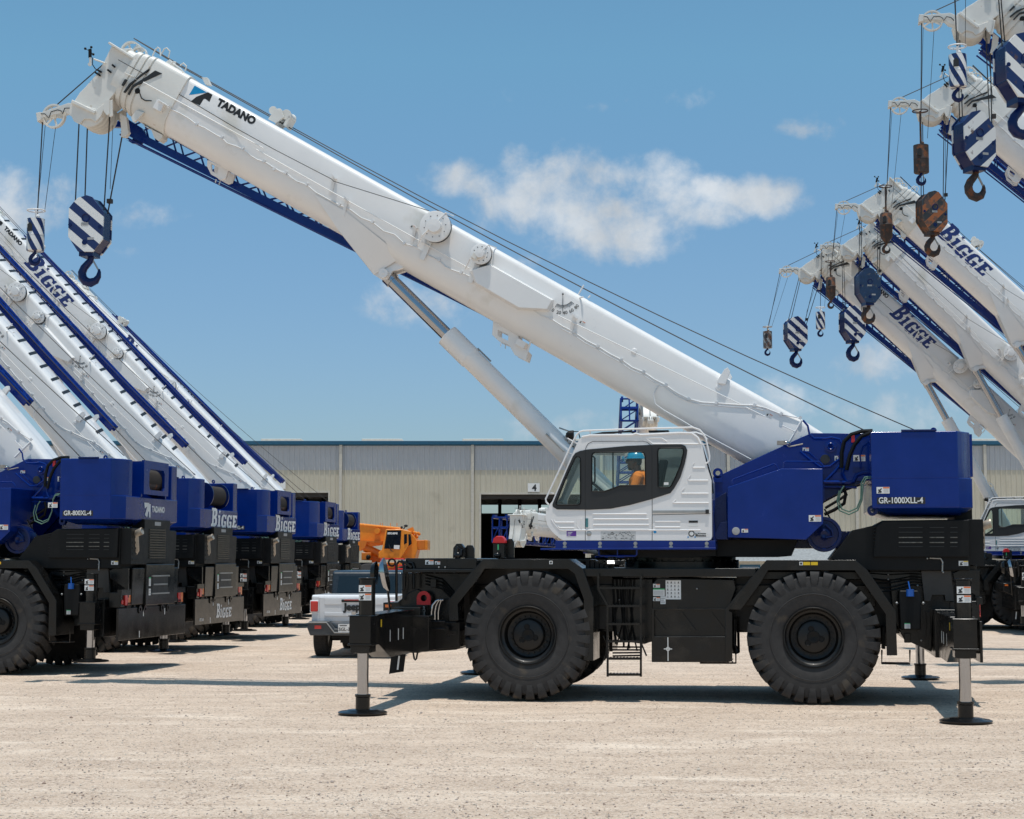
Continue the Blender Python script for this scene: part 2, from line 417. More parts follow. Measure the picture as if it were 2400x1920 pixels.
def build_proto():
    root = empty('mobile_crane')
    # ---------------- wheels
    def wheel(x, side, me=[]):
        if not me: me += [wheel_tyre().mesh('wheel', [rubber], 40), wheel_rim().mesh('rim', [rimm]), wheel_hub().mesh('hub_cap', [blackm])]
        w = link('wheel', me[0], root); rim = link('rim', me[1], w); h = link('hub_cap', me[2], w)
        w.location = (x, 0, .935) if side == 0 else (x, 2 * YC, .935)
        w.rotation_euler = (0, random.random() * 6, 0 if side == 0 else math.pi)
        return w
    for x in (0, 4.10):
        for s in (0, 1): wheel(x, s)
    m = MB()
    for x in (0, 4.10):
        m.cyl((x, .5, .935), (x, 2.9, .935), .17, seg=16); m.sph((x, YC, .95), .36, 16)
        for y in (.75, 2.65): m.box(x - .28, x + .28, y, y + .12, .75, 1.15)
    part('axle', m, blackm, root)
    # ---------------- carrier frame and body
    m = MB(); m.box(-2.0, 6.4, 1.15, 2.25, .95, 1.66); m.box(-1.0, 5.0, .75, 2.65, 1.35, 1.66)
    fr = T(vF, 1.0, [(640, 285), (1130, 285), (1050, 470), (1030, 600), (1030, 830), (740, 850), (640, 700)])
    m.prism(fr, .55, 2 * YC - .55)
    m.prism(T(vF, .45, [(760, 640), (1010, 640), (1010, 825), (760, 845)]), .45, 2 * YC - .45)
    for ys in ((.9, 1.0), (2.4, 2.5)): m.box(-1.9, 6.35, ys[0], ys[1], 1.1, 1.75)
    part('chassis', m, black, root, bev=.01)
    # deck
    m = MB()
    a = T(vF, .1, [(600, 258), (1115, 285)]); m.box(a[0][0], a[1][0], .1, 2 * YC - .1, a[1][1], a[0][1])
    a = T(vF, .1, [(1895, 252), (1895, 320)]); b = T(vG, .1, [(1145, 320)])
    m.box(a[0][0], b[0][0], .1, 2 * YC - .1, a[0][1] - .125, a[0][1])
    m.box(b[0][0], 6.3, .5, 2.9, 1.74, 1.86)
    part('deck', m, black, root, bev=.012)
    m = MB()                                           # ribbed anti-slip strips beside the front wheel arch
    for k in range(5):
        x = loc(*vF(1915 + k * 34, 240), .2)[0]; m.box(x, x + .055, .25, 1.1, 1.9, 2.03 - .02 * k)
    part('step_strip', m, blackm, root)
    m = MB(); a = T(vF, .2, [(600, 180), (1000, 240), (1050, 85), (1115, 180)])
    m.box(a[0][0], a[0][0] + .95, .35, 3.0, 1.89, a[0][1]); m.box(a[0][0] + .35, a[0][0] + 1.45, .5, .9, 1.89, a[0][1] - .03)
    m.box(*sorted((a[2][0] - .28, a[3][0] + .03)), .22, .8, 1.89, a[3][1])
    part('front_locker', m, black, root, bev=.012)
    def hump(pts, y0, y1): return MB().prism(pts, y0, y1)
    q = T(vF, .3, [(958, 178), (962, 105), (985, 75), (1020, 75), (1042, 105), (1042, 178)])
    bo = hump(q, .3, .42); c = T3(vF, .25, [(985, 150), (995, 100), (1015, 120), (1012, 160)]); bo.tube([Vector((p.x, .26, p.z)) for p in c], .035)
    c = T(vF, .2, [(990, 160)])[0]; bo.sph((c[0], .26, c[1]), .06)
    bo.prism(T(vF, .45, [(1045, 182), (1045, 110), (1062, 86), (1098, 86), (1113, 110), (1113, 182)]), .45, .5)
    part('hook_stowage_bracket', bo, black, root, bev=.006)
    q = T(vF, .3, [(1248, 178), (1248, 72), (1330, 72), (1330, 178)])
    bo = hump(q, .3, .5); bo.prism(T(vF, .45, [(1330, 178), (1332, 62), (1348, 40), (1378, 40), (1392, 65), (1392, 178)]), .55, .6)
    c = T(vF, .2, [(1275, 160)])[0]; bo.sph((c[0], .27, c[1]), .05)
    bk = part('stowage_post', bo, black, root, bev=.006)
    part('red_cap', hump(T(vF, .3, [(1246, 72), (1252, 40), (1275, 20), (1310, 20), (1328, 40), (1334, 72)]), .29, .51), redm, bk, bev=.01)
    m = MB(); a = loc(*vF(1282, 110), .3); m.box(a[0], a[0] + .02, .29, .3, a[1] - .02, a[1] + .06); part('green_label', m, dgreen, bk)
    # ---------------- wheel arches: folded plate ribbons
    def arch(v, pts, th, y0, y1, name='fender'):
        pl = T(v, .05, pts); m = MB(); n = len(pl); inn = []
        for i, p in enumerate(pl):
            a = Vector(pl[max(0, i - 1)]); b = Vector(pl[min(n - 1, i + 1)]); t = (b - a).normalized(); inn.append((p[0] + t.y * th, p[1] - t.x * th))
        m.prism(pl + inn[::-1], y0, y1)
        lip = [(p[0] + (q[0] - p[0]) * 3.2, p[1] + (q[1] - p[1]) * 3.2) for p, q in zip(pl, inn)]
        m.prism(pl + lip[::-1], y0 - .012, y0 + .012)
        m.mirror_y(YC)
        return part(name, m, black, root, bev=.006)
    arch(vF, [(932, 630), (932, 480), (1085, 290), (1180, 186), (1800, 186), (1900, 256), (1975, 470), (1975, 920)], .045, .04, .8)
    arch(vD, [(300, 1290), (300, 1275), (445, 1075), (530, 978), (1092, 978), (1165, 1040), (1345, 1300), (1355, 1580)], .045, .04, .8)
    m = MB()                                           # inner wheel arch panels
    m.box(-1.1, 1.15, .85, .88, 1.0, 1.9); m.box(3.0, 5.3, .85, .88, 1.0, 1.9); m.mirror_y(YC)
    part('inner_arch_panel', m, mat('reflection_tinted_black', (.030, .026, .022), .4, var=.3, scale=3), root)  # brown reflection of the ground put into the black base colour
    # ---------------- ladder, tank boxes between the axles
    m = MB(); L_ = lambda x, y, yl=.06: Vector((loc(*vG(x, y), yl)[0], yl, loc(*vG(x, y), yl)[1]))
    for x in (75, 315): m.bar(L_(x, 300 if x > 100 else 520), L_(x, 1035), .05, .03)
    m.bar(L_(8, 290), L_(8, 400), .05, .03); m.bar(L_(8, 400), L_(75, 520), .05, .03)
    for y in (395, 525, 655, 780, 905, 1020):
        m.bar(L_(75 if y > 500 else 12, y), L_(312, y), .16, .028)
        for k in range(9): p = L_(95 + k * 24, y - 4); m.box(p.x - .01, p.x + .01, 0, .14, p.z, p.z + .014)
    part('ladder', m, black, root)
    m = MB(); m.prism(T(vG, .2, [(395, 365), (435, 322), (985, 335), (1000, 400), (950, 545), (950, 925), (970, 925), (970, 925), (395, 925)]), .22, .9)
    m.mirror_y(YC)
    tk = part('side_tank', m, black, root, bev=.012)
    m = MB(); q = T(vG, .15, [(393, 545), (950, 545), (950, 930), (393, 930), (412, 552), (928, 552), (928, 745), (412, 745)])
    m.prism(q[:4], .12, .2, holes=[q[4:]]); part('tank_panel', m, black, tk, bev=.006)
    m = MB(); m.prism(T(vG, .1, [(948, 560), (1148, 318), (1110, 318), (925, 545), (925, 925), (975, 925), (975, 570)]), .06, .12); part('tank_bracket', m, black, root, bev=.005)
    m = MB(); m.prism(T(vG, .5, [(110, 330), (400, 330), (400, 780), (340, 800), (170, 780), (110, 700)]), .5, .95); m.mirror_y(YC); part('hydraulic_box', m, black, root, bev=.01)
    m = MB()
    for k in range(3): p = L_(440 + k * 215, 640, .19); m.bar(p + Vector((-.1, .0, .13)), p + Vector((.1, 0, -.13)), .02, .035)
    part('tank_strap', m, black, tk)
    m = MB(); m.tube([L_(740, 937, .2), L_(1000, 937, .2), L_(1000, 620, .2)], .012); m.tube([L_(740, 937, .45), L_(1000, 937, .45)], .012)
    for k in range(8): p = L_(745 + k * 32, 937, .2); m.box(p.x, p.x + .015, .2, .45, p.z - .01, p.z + .014)
    m.tube([L_(990, 620, .3), L_(985, 800, .3), L_(1010, 870, .3)], .035); m.tube([L_(1015, 600, .4), L_(1020, 860, .4)], .02)
    for k in range(4): m.tube([L_(110, 820 + 22 * k, .4), L_(320, 822 + 20 * k, .4)], .012)
    m.tube([L_(340, 740, .1), L_(320, 800, .1), L_(355, 885, .1)], .012); m.tube([L_(45, 740, .1), L_(68, 800, .1), L_(60, 900, .1)], .012)
    part('foot_step', m, black, root)
    m = MB(); p = loc(*vG(510, 835), .12); px, pz = p; y = .117
    m.box(px - .006, px + .006, y - .001, y, pz - .17, pz + .165); m.box(px - .06, px + .06, y - .0015, y - .0005, pz - .006, pz + .006)
    m.lathe([(0, .022), (0, .030)], (px, y - .0012, pz), seg=20)
    part('centre_mark', m, dwhite, tk)
    # ---------------- front end
    m = MB(); m.prism(T(vF, .5, [(455, 500), (560, 498), (640, 430), (700, 400), (780, 440), (780, 620), (640, 690), (455, 606)]), .5, 2 * YC - .5)
    a = T(vF, -.05, [(730, 595), (735, 855)]); m.box(-1.9, -1.45, -.05, 2 * YC + .05, a[1][1], a[0][1])
    fb = part('front_bumper', m, black, root, bev=.012)
    m = MB(); a = T(vF, .48, [(470, 515), (512, 535)]); m.box(a[0][0], a[1][0], .48, .5, a[1][1], a[0][1]); part('marker_light', m, amber, fb)
    m = MB()
    c = loc(*vF(748, 468), .35); o = [(c[0] + .105 * math.cos(t), c[1] + .105 * math.sin(t)) for t in [math.pi * k / 8 for k in range(9)]] + [(c[0] - .105, c[1] - .10), (c[0] + .105, c[1] - .10)]
    m.prism(o, .35, .39, holes=[[(c[0] + .05 * math.cos(t), c[1] + .05 * math.sin(t)) for t in [2 * math.pi * k / 12 for k in range(12)]]])
    part('tow_eye', m, redm, root, 'red tow eye plate')
    m = MB()
    for k in range(6): m.tube([(c[0] + .018 * math.cos(t) * (1 if k % 2 else .4), .37, c[1] - .15 - .038 * k + .028 * math.sin(t)) for t in [2 * math.pi * j / 8 for j in range(8)]], .006, 5, closed=True)
    part('chain', m, steel, root)
    m = MB()
    for k in range(3): m.tube([Vector((p.x, .3 + .03 * k, p.z)) for p in T3(vF, .3, [(803 + 22 * k, 625), (803 + 22 * k, 570), (812 + 22 * k, 520), (838 + 14 * k, 488), (860 + 12 * k, 480)])], .014)
    part('hydraulic_hose', m, chrome, root)
    m = MB(); q = T(vF, .25, [(762, 638), (903, 636), (903, 690), (762, 690)]); m.tube([(p[0], .25, p[1]) for p in q], .014, closed=True); m.cyl((q[0][0] + .3, .25, q[0][1] - .1), (q[0][0] + .3, .32, q[0][1] - .1), .05)
    part('valve_guard', m, black, root)
    m = MB()
    m.tube(T3(vF, .2, [(552, 490), (552, 225), (570, 203), (596, 210), (606, 240), (606, 400), (595, 412)]), .02)
    m.tube(T3(vF, .3, [(627, 400), (627, 240), (642, 213), (664, 215), (675, 240), (675, 400)]), .02)
    m.tube([v + Vector((0, 2.6, 0)) for v in T3(vF, .2, [(552, 490), (552, 225), (570, 203), (596, 210), (606, 240), (606, 400)])], .02)
    m.bar(*T3(vF, .25, [(590, 195), (665, 245)]), .1, .03)
    part('handrail', m, black, root)
    m = MB(); c = Vector((*loc(*vF(468, 300), -.0), 0)); c = Vector((c.x, 0, c.y))
    mm = MB(); mm.lathe([(-.05, .0), (-.045, .13), (0, .165), (.03, .175), (.03, 0)], axis='x', seg=28); mm.xf(Matrix.Translation(c) @ Matrix.Rotation(R(-10), 4, 'Y') @ Matrix.Diagonal((1, .8, 1.45, 1)))
    mir = part('mirror', mm, chrome, root)
    mm = MB(); mm.lathe([(0, .14), (-.07, .1), (-.09, 0)], axis='x', seg=24); mm.xf(Matrix.Translation(c + Vector((-.16, .12, .02))) @ Matrix.Diagonal((1, 1, 1.3, 1)))
    mm.tube([c + Vector((-.1, .1, 0)), c + Vector((.02, .1, -.2)), c + Vector((.06, .2, -.75))], .018)
    part('mirror_arm', mm, black, root)
    m = MB(); q = T(vF, .3, [(517, 878), (620, 872), (604, 998), (500, 1015)]); m.prism(q, .28, .30); g = T3(vF, .27, [(572, 885), (560, 985)]); part('mud_flap', m, blackm, root)
    m = MB(); m.bar(g[0] , g[1], .01, .025); part('flap_slot_strip', m, dwhite, root)
    m = MB(); m.tube(T3(vF, .1, [(673, 862), (680, 905), (688, 915), (696, 905), (704, 862)]), .014); part('towing_loop', m, black, root)
    # ---------------- outriggers
    def outrigger(xc, side, ext, drop, big):
        """beam + jack housing in local coords, moved out by ext"""
        y = -ext if side == 0 else 2 * YC + ext; s = 1 if side == 0 else -1
        yy = lambda d: sorted((y + s * d[0], y + s * d[1]))
        m = MB(); a0, a1 = xc - .145, xc + .145
        y0, y1 = yy((-.18, .20)); m.box(a0, a1, y0, y1, .92, 1.28)
        y0, y1 = yy((-.21, .23)); m.box(a0 - .012, a1 + .012, y0, y1, 1.28, 1.292)
        m.hexa([(a0 + .01, y + s * .2, .93), (a1 - .01, y + s * .2, .93), (a1 - .01, y + s * 1.0, .68), (a0 + .01, y + s * 1.0, .68), (a0 + .01, y + s * .2, 1.277), (a1 - .01, y + s * .2, 1.277), (a1 - .01, y + s * 1.0, 1.29), (a0 + .01, y + s * 1.0, 1.29)])
        y0, y1 = yy((1.0, 2.9)); m.box(a0 + .012, a1 - .012, y0, y1, .682, 1.288); y0, y1 = yy((.2, 2.4)); m.box(a0 - .01, a1 + .01, y0, y1, 1.29, 1.302)
        y0, y1 = yy((-.2, .22)); m.box(a0 - .02, a1 + .02, y0, y1, .895, .92); y0, y1 = yy((-.17, .18)); m.box(a0 + .015, a1 - .015, y0, y1, .80, .895)
        xq = xc + (.05 if xc < 0 else .0); m.tube([(xq, y, 1.28), (xq, y, 1.77)], .108, 24); m.tube([(xq, y, 1.77), (xq, y, 1.79)], .117, 24)
        m.tube([(xc, y, .79), (xc, y, .81)], .11, 24)
        b = part('outrigger', m, black, root, bev=.01)
        m = MB(); m.box(xc + .135, xc + .1375, *yy((.42, .47)), 1.12, 1.22); m.box(xc - .137, xc - .135, *yy((.42, .47)), 1.12, 1.22); part('yellow_label', m, yellow, b)
        m = MB()
        for d in (.95, 1.45, 1.75):
            for sg in (1, -1): m.box(xc + sg * .1345 - .0015, xc + sg * .1345 + .0015, *yy((d, d + .03)), .9, 1.06)
        part('position_mark', m, dwhite, b)
        if side == 0:
            m = MB()
            for k, z in enumerate((1.645, 1.535)): decal(m, xq - .085, z - .045, .17, .09, y - .114, 'warn' if k == 0 else 'warnr')
            part('warning_label', m, DM, b)
        jr = part('jack_rod', MB().cyl((xc, y, .2), (xc, y, .82), .075, seg=24), chrome, b)
        m = MB(); m.lathe([(.0, 0), (.0, .325), (.018, .328), (.03, .30), (.034, .22), (.048, .2), (.055, .095), (.21, .095), (.22, .105), (.25, .105), (.25, 0)], (xc, y, 0), 'z', 40)
        part('float_pad', m, black, b)
        b['xc'] = xc; b['side'] = side; return b
    for xc, e in ((-1.82, 2.45), (5.95, 2.37)):
        for s in (0, 1): outrigger(xc, s, e, 0, 0)
    m = MB(); m.box(-2.02, -1.62, .1, 2 * YC - .1, .66, 1.33); m.box(5.78, 6.12, .1, 2 * YC - .1, .66, 1.33); part('outrigger_box', m, black, root, bev=.01)
    # ---------------- rear end: engine hood, tanks, bumper, lamps
    m = MB(); m.prism(T(vD, .3, [(930, 972), (1070, 790), (1215, 757), (1262, 728), (1812, 720), (1816, 1045), (1180, 1045)]), .32, 2 * YC - .32)
    hd = part('engine_hood', m, blackm, root, bev=.015)
    m = MB(); m.prism(T(vD, .25, [(1205, 958), (1222, 768), (1268, 733), (1808, 725), (1808, 958)]), .24, .34); m.mirror_y(YC)
    for k in range(8): p = loc(*vD(1213, 770 + 22 * k), .24); m.box(p[0] - .02, p[0] + .02, .235, .25, p[1] - .012, p[1] + .012)
    part('hood_panel', m, blackm, hd, bev=.01)
    m = MB()
    for x, w_ in ((1365, .33), (1560, .20), (1690, .10)):
        for y in (835, 867): p = loc(*vD(x, y), .235); m.box(p[0], p[0] + w_, .232, .2345, p[1] - .007, p[1] + .007)
    part('louvre_gap', m, mat('dull_engine', (.16, .15, .13), .5, metal=.5, var=.6, scale=25), hd)
    m = MB()
    for x, w_ in ((1365, .33), (1560, .20), (1690, .10)):
        for y in (772, 802, 893): p = loc(*vD(x, y), .235); m.box(p[0], p[0] + w_, .232, .2345, p[1] - .006, p[1] + .006)
    part('louvre', m, dblack, hd)
    m = MB(); m.prism(T(vD, .5, [(1180, 1040), (1880, 1040), (1880, 1335), (1580, 1345), (1575, 1560), (1400, 1480), (1330, 1350), (1310, 1100), (1180, 1080)]), .55, 2 * YC - .55)
    part('rear_frame', m, black, root, bev=.012)
    m = MB(); p = T(vD, .3, [(1510, 1045), (1700, 1045), (1720, 1240), (1665, 1240), (1660, 1200), (1580, 1200), (1570, 1240), (1530, 1240)]); m.prism(p, .42, .5); part('rear_bracket', m, MATS['reflection_tinted_black'], root, bev=.006)  # same black with the reflection put into its colour
    m = MB(); m.prism(T(vD, .2, [(1368, 1170), (1490, 1170), (1505, 1205), (1505, 1420), (1375, 1420), (1365, 1205)]), .2, .5); tn = part('fluid_tank', m, blackm, root, bev=.02)
    c = loc(*vD(1437, 1185), .15); part('filler_cap', MB().cyl((c[0], .17, c[1] - .05), (c[0], .17, c[1] + .05), .055).cyl((c[0], .17, c[1] + .04), (c[0] - .02, .2, c[1] + .16), .01), capb, tn)
    m = MB()
    for x in (1352, 1520): c = loc(*vD(x, 1250), .2); m.sph((c[0], .2, c[1]), .02)
    c = T3(vD, .3, [(1560, 965), (1630, 968), (1642, 990), (1640, 1050)]); m.tube(c, .012); part('tank_bolt', m, steel, tn)
    m = MB(); m.prism(T(vD, .35, [(1710, 1060), (1760, 1040), (1875, 1040), (1880, 1250), (1870, 1560), (1850, 1560), (1850, 1200), (1720, 1120)]), .4, .46); part('rear_side_plate', m, black, root, bev=.006)
    m = MB(); m.tube(T3(vD, .2, [(1258, 1545), (1258, 1632), (1435, 1634), (1435, 1545)]), .013); m.tube([v + Vector((0, .2, 0)) for v in T3(vD, .2, [(1258, 1632), (1435, 1634)])], .013); part('rear_step', m, black, root)
    m = MB(); m.prism(T(vD, .4, [(1260, 1400), (1280, 1400), (1280, 1540), (1262, 1540)]), .4, .75); m.prism(T(vD, .4, [(1290, 1400), (1310, 1400), (1310, 1500), (1292, 1500)]), .5, .75); part('rear_mud_flap', m, blackm, root)
    # rear face, x = 6.3 .. 6.6
    m = MB(); m.box(6.3, 6.46, .9, 2.5, .9, 1.9); m.box(6.3, 6.52, .15, .6, 1.18, 1.45); m.box(6.3, 6.52, 2.8, 3.25, 1.18, 1.45); m.box(6.28, 6.50, .6, 2.8, 1.38, 1.47)
    m.box(6.46, 6.60, 1.15, 2.6, 1.2, 1.95)
    rb = part('rear_body', m, black, root, bev=.012)
    m = MB(); m.box(6.5, 6.54, .02, 3.38, .60, 1.17); m.box(6.3, 6.5, .5, 2.9, .7, 1.1); bp_ = part('bumper_panel', m, black, root, bev=.008)
    m = MB()
    for y in (1.0, 1.25, 2.1, 2.4):
        m.lathe([(0, .03), (0, .07), (.03, .075), (.03, .03)], (6.53, y, 1.13), 'x', 16)
    part('towing_lug', m, black, bp_)
    m = MB(); m.box(6.54, 6.542, 1.18, 1.21, 1.0, 1.12); m.box(6.54, 6.542, 2.25, 2.28, 1.0, 1.12); m.box(6.54, 6.542, 1.0, 1.03, .62, .74); part('bumper_mark', m, dwhite, bp_)
    m = MB()
    for ya in (.1, 2.6):
        m.box(6.48, 6.56, ya, ya + .7, 1.40, 1.50)
        for k in range(4): m.tube([(6.5, ya + .3 + .05 * k, 1.0), (6.55, ya + .32 + .05 * k, 1.25), (6.5, ya + .4 + .05 * k, 1.36)], .012, 6)
    part('lamp_bar', m, black, rb)
    for y0 in (.3, 2.95):
        part('tail_lamp', MB().box(6.52, 6.55, y0, y0 + .13, 1.22, 1.40), redl, rb); part('indicator_lamp', MB().box(6.52, 6.55, y0 + .14, y0 + .25, 1.22, 1.40), amber, rb)
    part('side_reflector', MB().lathe([(.0, .045), (.012, .04), (.015, 0)], (6.525, .22, 1.28), 'x', 14), redl, rb)
    m = MB(); m.box(6.6, 6.603, 1.45, 2.25, 1.42, 1.72); op = part('rear_opening', m, dblack, rb); part('opening_bar', MB().box(6.603, 6.615, 1.5, 2.2, 1.56, 1.59).box(6.6, 6.625, 1.42, 2.28, 1.72, 1.745).box(6.6, 6.625, 1.42, 2.28, 1.395, 1.42), steel, rb)
    m = MB()
    decal(m, 0, 0, .10, .16, 0, 'green', (0, 1, 0), (6.603, 1.27, 1.55)); decal(m, 0, 0, .1, .12, 0, 'text', (0, 1, 0), (6.603, 1.27, 1.38)); part('notice_label', m, DM, rb)
    m = MB(); m.box(6.3, 6.55, 1.15, 2.45, 1.97, 2.78); gr = part('radiator_grille', m, blackm, root, bev=.01)
    m = MB()
    for k in range(12): m.box(6.55, 6.565, 1.38, 2.2, 2.06 + .047 * k, 2.085 + .047 * k)
    part('grille_slats', m, black, gr); m = MB(); m.box(6.551, 6.555, 1.65, 1.95, 2.67, 2.74); part('maker_plate', m, dgrey, gr)
    m = MB(); m.box(6.3, 6.5, .35, 1.1, 1.95, 2.6)
    for k in range(5): m.box(6.5, 6.51, .4, .6, 2.02 + .1 * k, 2.06 + .1 * k)
    part('rear_hood_box', m, blackm, hd, bev=.03)
    m = MB(); m.tube([(6.42, .62, 2.12), (6.55, .62, 2.14), (6.58, .62, 2.2), (6.58, .58, 2.42), (6.6, .56, 2.5), (6.72, .55, 2.55)], .065, 14)
    m.lathe([(0, .055), (.0, .07), (.02, .07)], (6.7, .55, 2.545), 'x', 14); m.xf(Matrix.Translation((-.10, 0, 0))); part('exhaust_pipe', m, pipem, root)
    for o_ in list(root.children):
        if o_.name.split('.')[0] in ('rear_body', 'bumper_panel', 'radiator_grille'): o_.location.x = -.12
    # ---------------- small fittings, hoses and bolts on the carrier
    m = MB()
    for x in [-1.7 + .3 * k for k in range(4)] + [1.3 + .25 * k for k in range(6)]: m.cyl((x, .085, 1.84), (x, .1, 1.84), .014, seg=6)
    part('deck_bolts', m, black, root)
    m = MB()
    for v, x, y, yl in ((vD, 1298, 1070, .5), (vD, 1298, 1100, .5), (vD, 1545, 968, .3), (vD, 1640, 1010, .3), (vD, 1645, 1055, .3), (vD, 1190, 1190, .52), (vF, 1130, 345, .5), (vF, 1060, 400, .5), (vG, 160, 480, .45), (vG, 720, 400, .2), (vG, 150, 720, .5), (vF, 905, 245, .1), (vF, 860, 245, .1), (vD, 1035, 800, .5), (vH, 720, 640, .4), (vH, 745, 1010, .3)):
        p = T3(v, yl, [(x, y)])[0]; m.sph(p - Vector((0, .02, 0)), .013, 8)
    part('fitting', m, steel, root)
    m = MB(); r_ = random.Random(5)
    for k in range(7):
        x0_ = 110 + 26 * k; y_ = r_.uniform(.35, .5); p = [(x0_, 330), (x0_ + r_.uniform(-15, 15), 480), (x0_ + r_.uniform(-25, 25), 640), (x0_ + r_.uniform(-30, 30), 790 + 10 * k)]
        m.tube([Vector((q.x, y_, q.z)) for q in T3(vG, .45, p)], .012 + .004 * (k % 2), 6)
    for k in range(5):
        p = [(1180, 1060 + 30 * k), (1300, 1075 + 26 * k + r_.uniform(-8, 8)), (1450, 1062 + 18 * k), (1600, 1080 + 14 * k + r_.uniform(-8, 8))]; m.tube([Vector((q.x, .5 - .01 * k, q.z)) for q in T3(vD, .5, p)], .011, 6)
    for k in range(4):
        p = [(760, 300 + 22 * k), (880, 330 + 24 * k), (960, 420 + 20 * k), (1000, 560 + 18 * k)]; m.tube([Vector((q.x, .5, q.z)) for q in T3(vF, .5, p)], .011, 6)
    part('chassis_hose', m, blackm, root)
    m = MB()
    for x, y, w_, h_ in ((1400, 1440, 40, 60), (1430, 1060, 60, 40), (1240, 1160, 30, 90), (1540, 1300, 25, 160), (1690, 1240, 30, 80)): a = T(vD, .5, [(x, y + h_), (x + w_, y)]); m.box(a[0][0], a[1][0], .50, .56, a[0][1], a[1][1])
    for x, y, w_, h_ in ((800, 330, 40, 60), (900, 700, 90, 30), (700, 640, 30, 90)): a = T(vF, .45, [(x, y + h_), (x + w_, y)]); m.box(a[0][0], a[1][0], .43, .56, a[0][1], a[1][1])
    part('chassis_bracket', m, black, root, bev=.006)
    # ---------------- turntable
    c0 = loc(*vE(925, 1500), YC)[0]; c1 = loc(*vE(2080, 1500), YC)[0]; cx = (c0 + c1) / 2; rr = (c1 - c0) / 2
    m = MB(); m.lathe([(1.82, 0), (1.82, rr), (2.0, rr), (2.01, rr - .05), (2.12, rr - .05), (2.13, 0)], (cx, YC, 0), 'z', 48)
    for k in range(40): a = 2 * math.pi * k / 40; m.cyl((cx + (rr - .02) * math.cos(a), YC + (rr - .02) * math.sin(a), 2.0), (cx + (rr - .02) * math.cos(a), YC + (rr - .02) * math.sin(a), 2.03), .018, seg=6)
    part('turntable', m, black, root)
    # ---------------- superstructure
    m = MB()
    sp = T(vD, 1.1, [(190, 462), (620, 262), (740, 206), (812, 175), (1190, 178), (1190, 470), (1050, 520), (900, 600), (725, 790), (590, 955), (-120, 955), (-120, 880), (190, 880)])
    m.prism(sp, 1.12, 1.18); m.mirror_y(YC)
    m.box(sp[0][0], sp[4][0] - .2, 1.18, 2.22, 2.2, 2.45); m.box(sp[4][0] + .1, sp[4][0] + .16, 1.18, 2.22, 2.9, 3.9)
    ss = part('superstructure', m, blue, root, bev=.008)
    m = MB(); lo = T(vD, 1.0, [(210, 850), (728, 850), (685, 950), (590, 958), (210, 958)]); m.prism(lo, .6, 2.8); part('slew_frame', m, blackm, root, bev=.01)
    m = MB(); q = T(vD, 1.1, [(640, 870), (725, 850), (688, 945), (585, 945)]); m.prism([(a, b) for a, b in q], 1.0, 1.06); m.bar(*T3(vD, .98, [(585, 948), (668, 855)]), .03, .02); part('frame_gusset', m, navy, root)
    m = MB()
    for (x, y, r) in ((935, 260, 38), (935, 260, 24), (900, 340, 34)):
        c = loc(*vD(x, y), 1.1); rr_ = r / 2.695 / 158; m.lathe([(1.1, 0), (1.085 if r != 24 else 1.06, rr_ * .8), (1.09 if r != 24 else 1.07, rr_), (1.13, rr_)], (c[0], 0, c[1]), 'y', 28)
    part('pivot_pin', m, blue, ss)
    m = MB(); c = loc(*vD(900, 340), 1.08); m.lathe([(1.08, 0), (1.08, .07)], (c[0], 0, c[1]), 'y', 24); part('pin_hole', m, interior, ss)
    m = MB()                                           # front lifting eye
    c = loc(*vD(222, 428), 1.1); m.lathe([(1.1, .035), (1.1, .075), (1.16, .075), (1.16, .035)], (c[0], 0, c[1]), 'y', 20, close=True); m.box(c[0] - .07, c[0] + .07, 1.1, 1.16, c[1] - .14, c[1] - .05); part('lifting_eye', m, blue, ss)
    # tool box on the side, two faces with a fold
    q = T(vD, .15, [(283, 517), (625, 400), (885, 400), (888, 748), (780, 850), (625, 845), (283, 835)])
    m = MB(); yf = {0: .20, 1: .13, 2: .16, 3: .16, 4: .15, 5: .13, 6: .20}
    vs = [(p[0], yf[i], p[1]) for i, p in enumerate(q)] + [(p[0], 1.1, p[1]) for p in q]
    m.add(vs, [(0, 1, 5, 6), (1, 2, 3, 4, 5), (7, 8, 12, 13), (8, 9, 10, 11, 12)] + [(i, (i + 1) % 7, (i + 1) % 7 + 7, i + 7) for i in range(7)])
    tb = part('hydraulic_tank', m, blue, root, bev=.012)
    m = MB(); m.prism(T(vD, 2.4, [(230, 517), (625, 400), (885, 400), (888, 748), (780, 850), (283, 835)]), 2.3, 3.25); part('hoist_cover', m, blue, root, bev=.015)
    m = MB(); m.tube(T3(vD, .3, [(322, 503), (314, 480), (322, 468), (575, 372), (590, 376), (605, 405)]), .011); m.tube(T3(vD, .3, [(638, 398), (638, 365), (650, 356), (860, 356), (880, 372), (890, 392)]), .011)
    m.tube(T3(vD, 1.0, [(760, 290), (800, 300), (850, 345), (845, 360)]), .011)
    part('tank_handrail', m, blue, tb)
    m = MB(); c = loc(*vD(337, 795), .22); m.lathe([(.176, 0), (.172, .045), (.175, .055), (.2, .058)], (c[0], 0, c[1]), 'y', 24); part('level_gauge', m, dgrey, tb)
    m = MB(); m.prism(T(vD, .5, [(205, 590), (275, 550), (280, 760), (240, 790), (283, 840), (205, 850), (195, 700)]), .5, .6); m.prism(T(vD, .3, [(205, 810), (240, 740), (283, 735), (283, 848), (210, 848)]), .3, .5)
    part('side_bracket', m, navy, root, bev=.006)
    m = MB(); c = loc(*vD(893, 815), .45); m.lathe([(.45, 0), (.44, .05), (.47, .1), (.47, .20), (.44, .21), (.44, .25), (.52, .255), (.72, .255), (.75, .1), (.75, 0)], (c[0], 0, c[1]), 'y', 36)
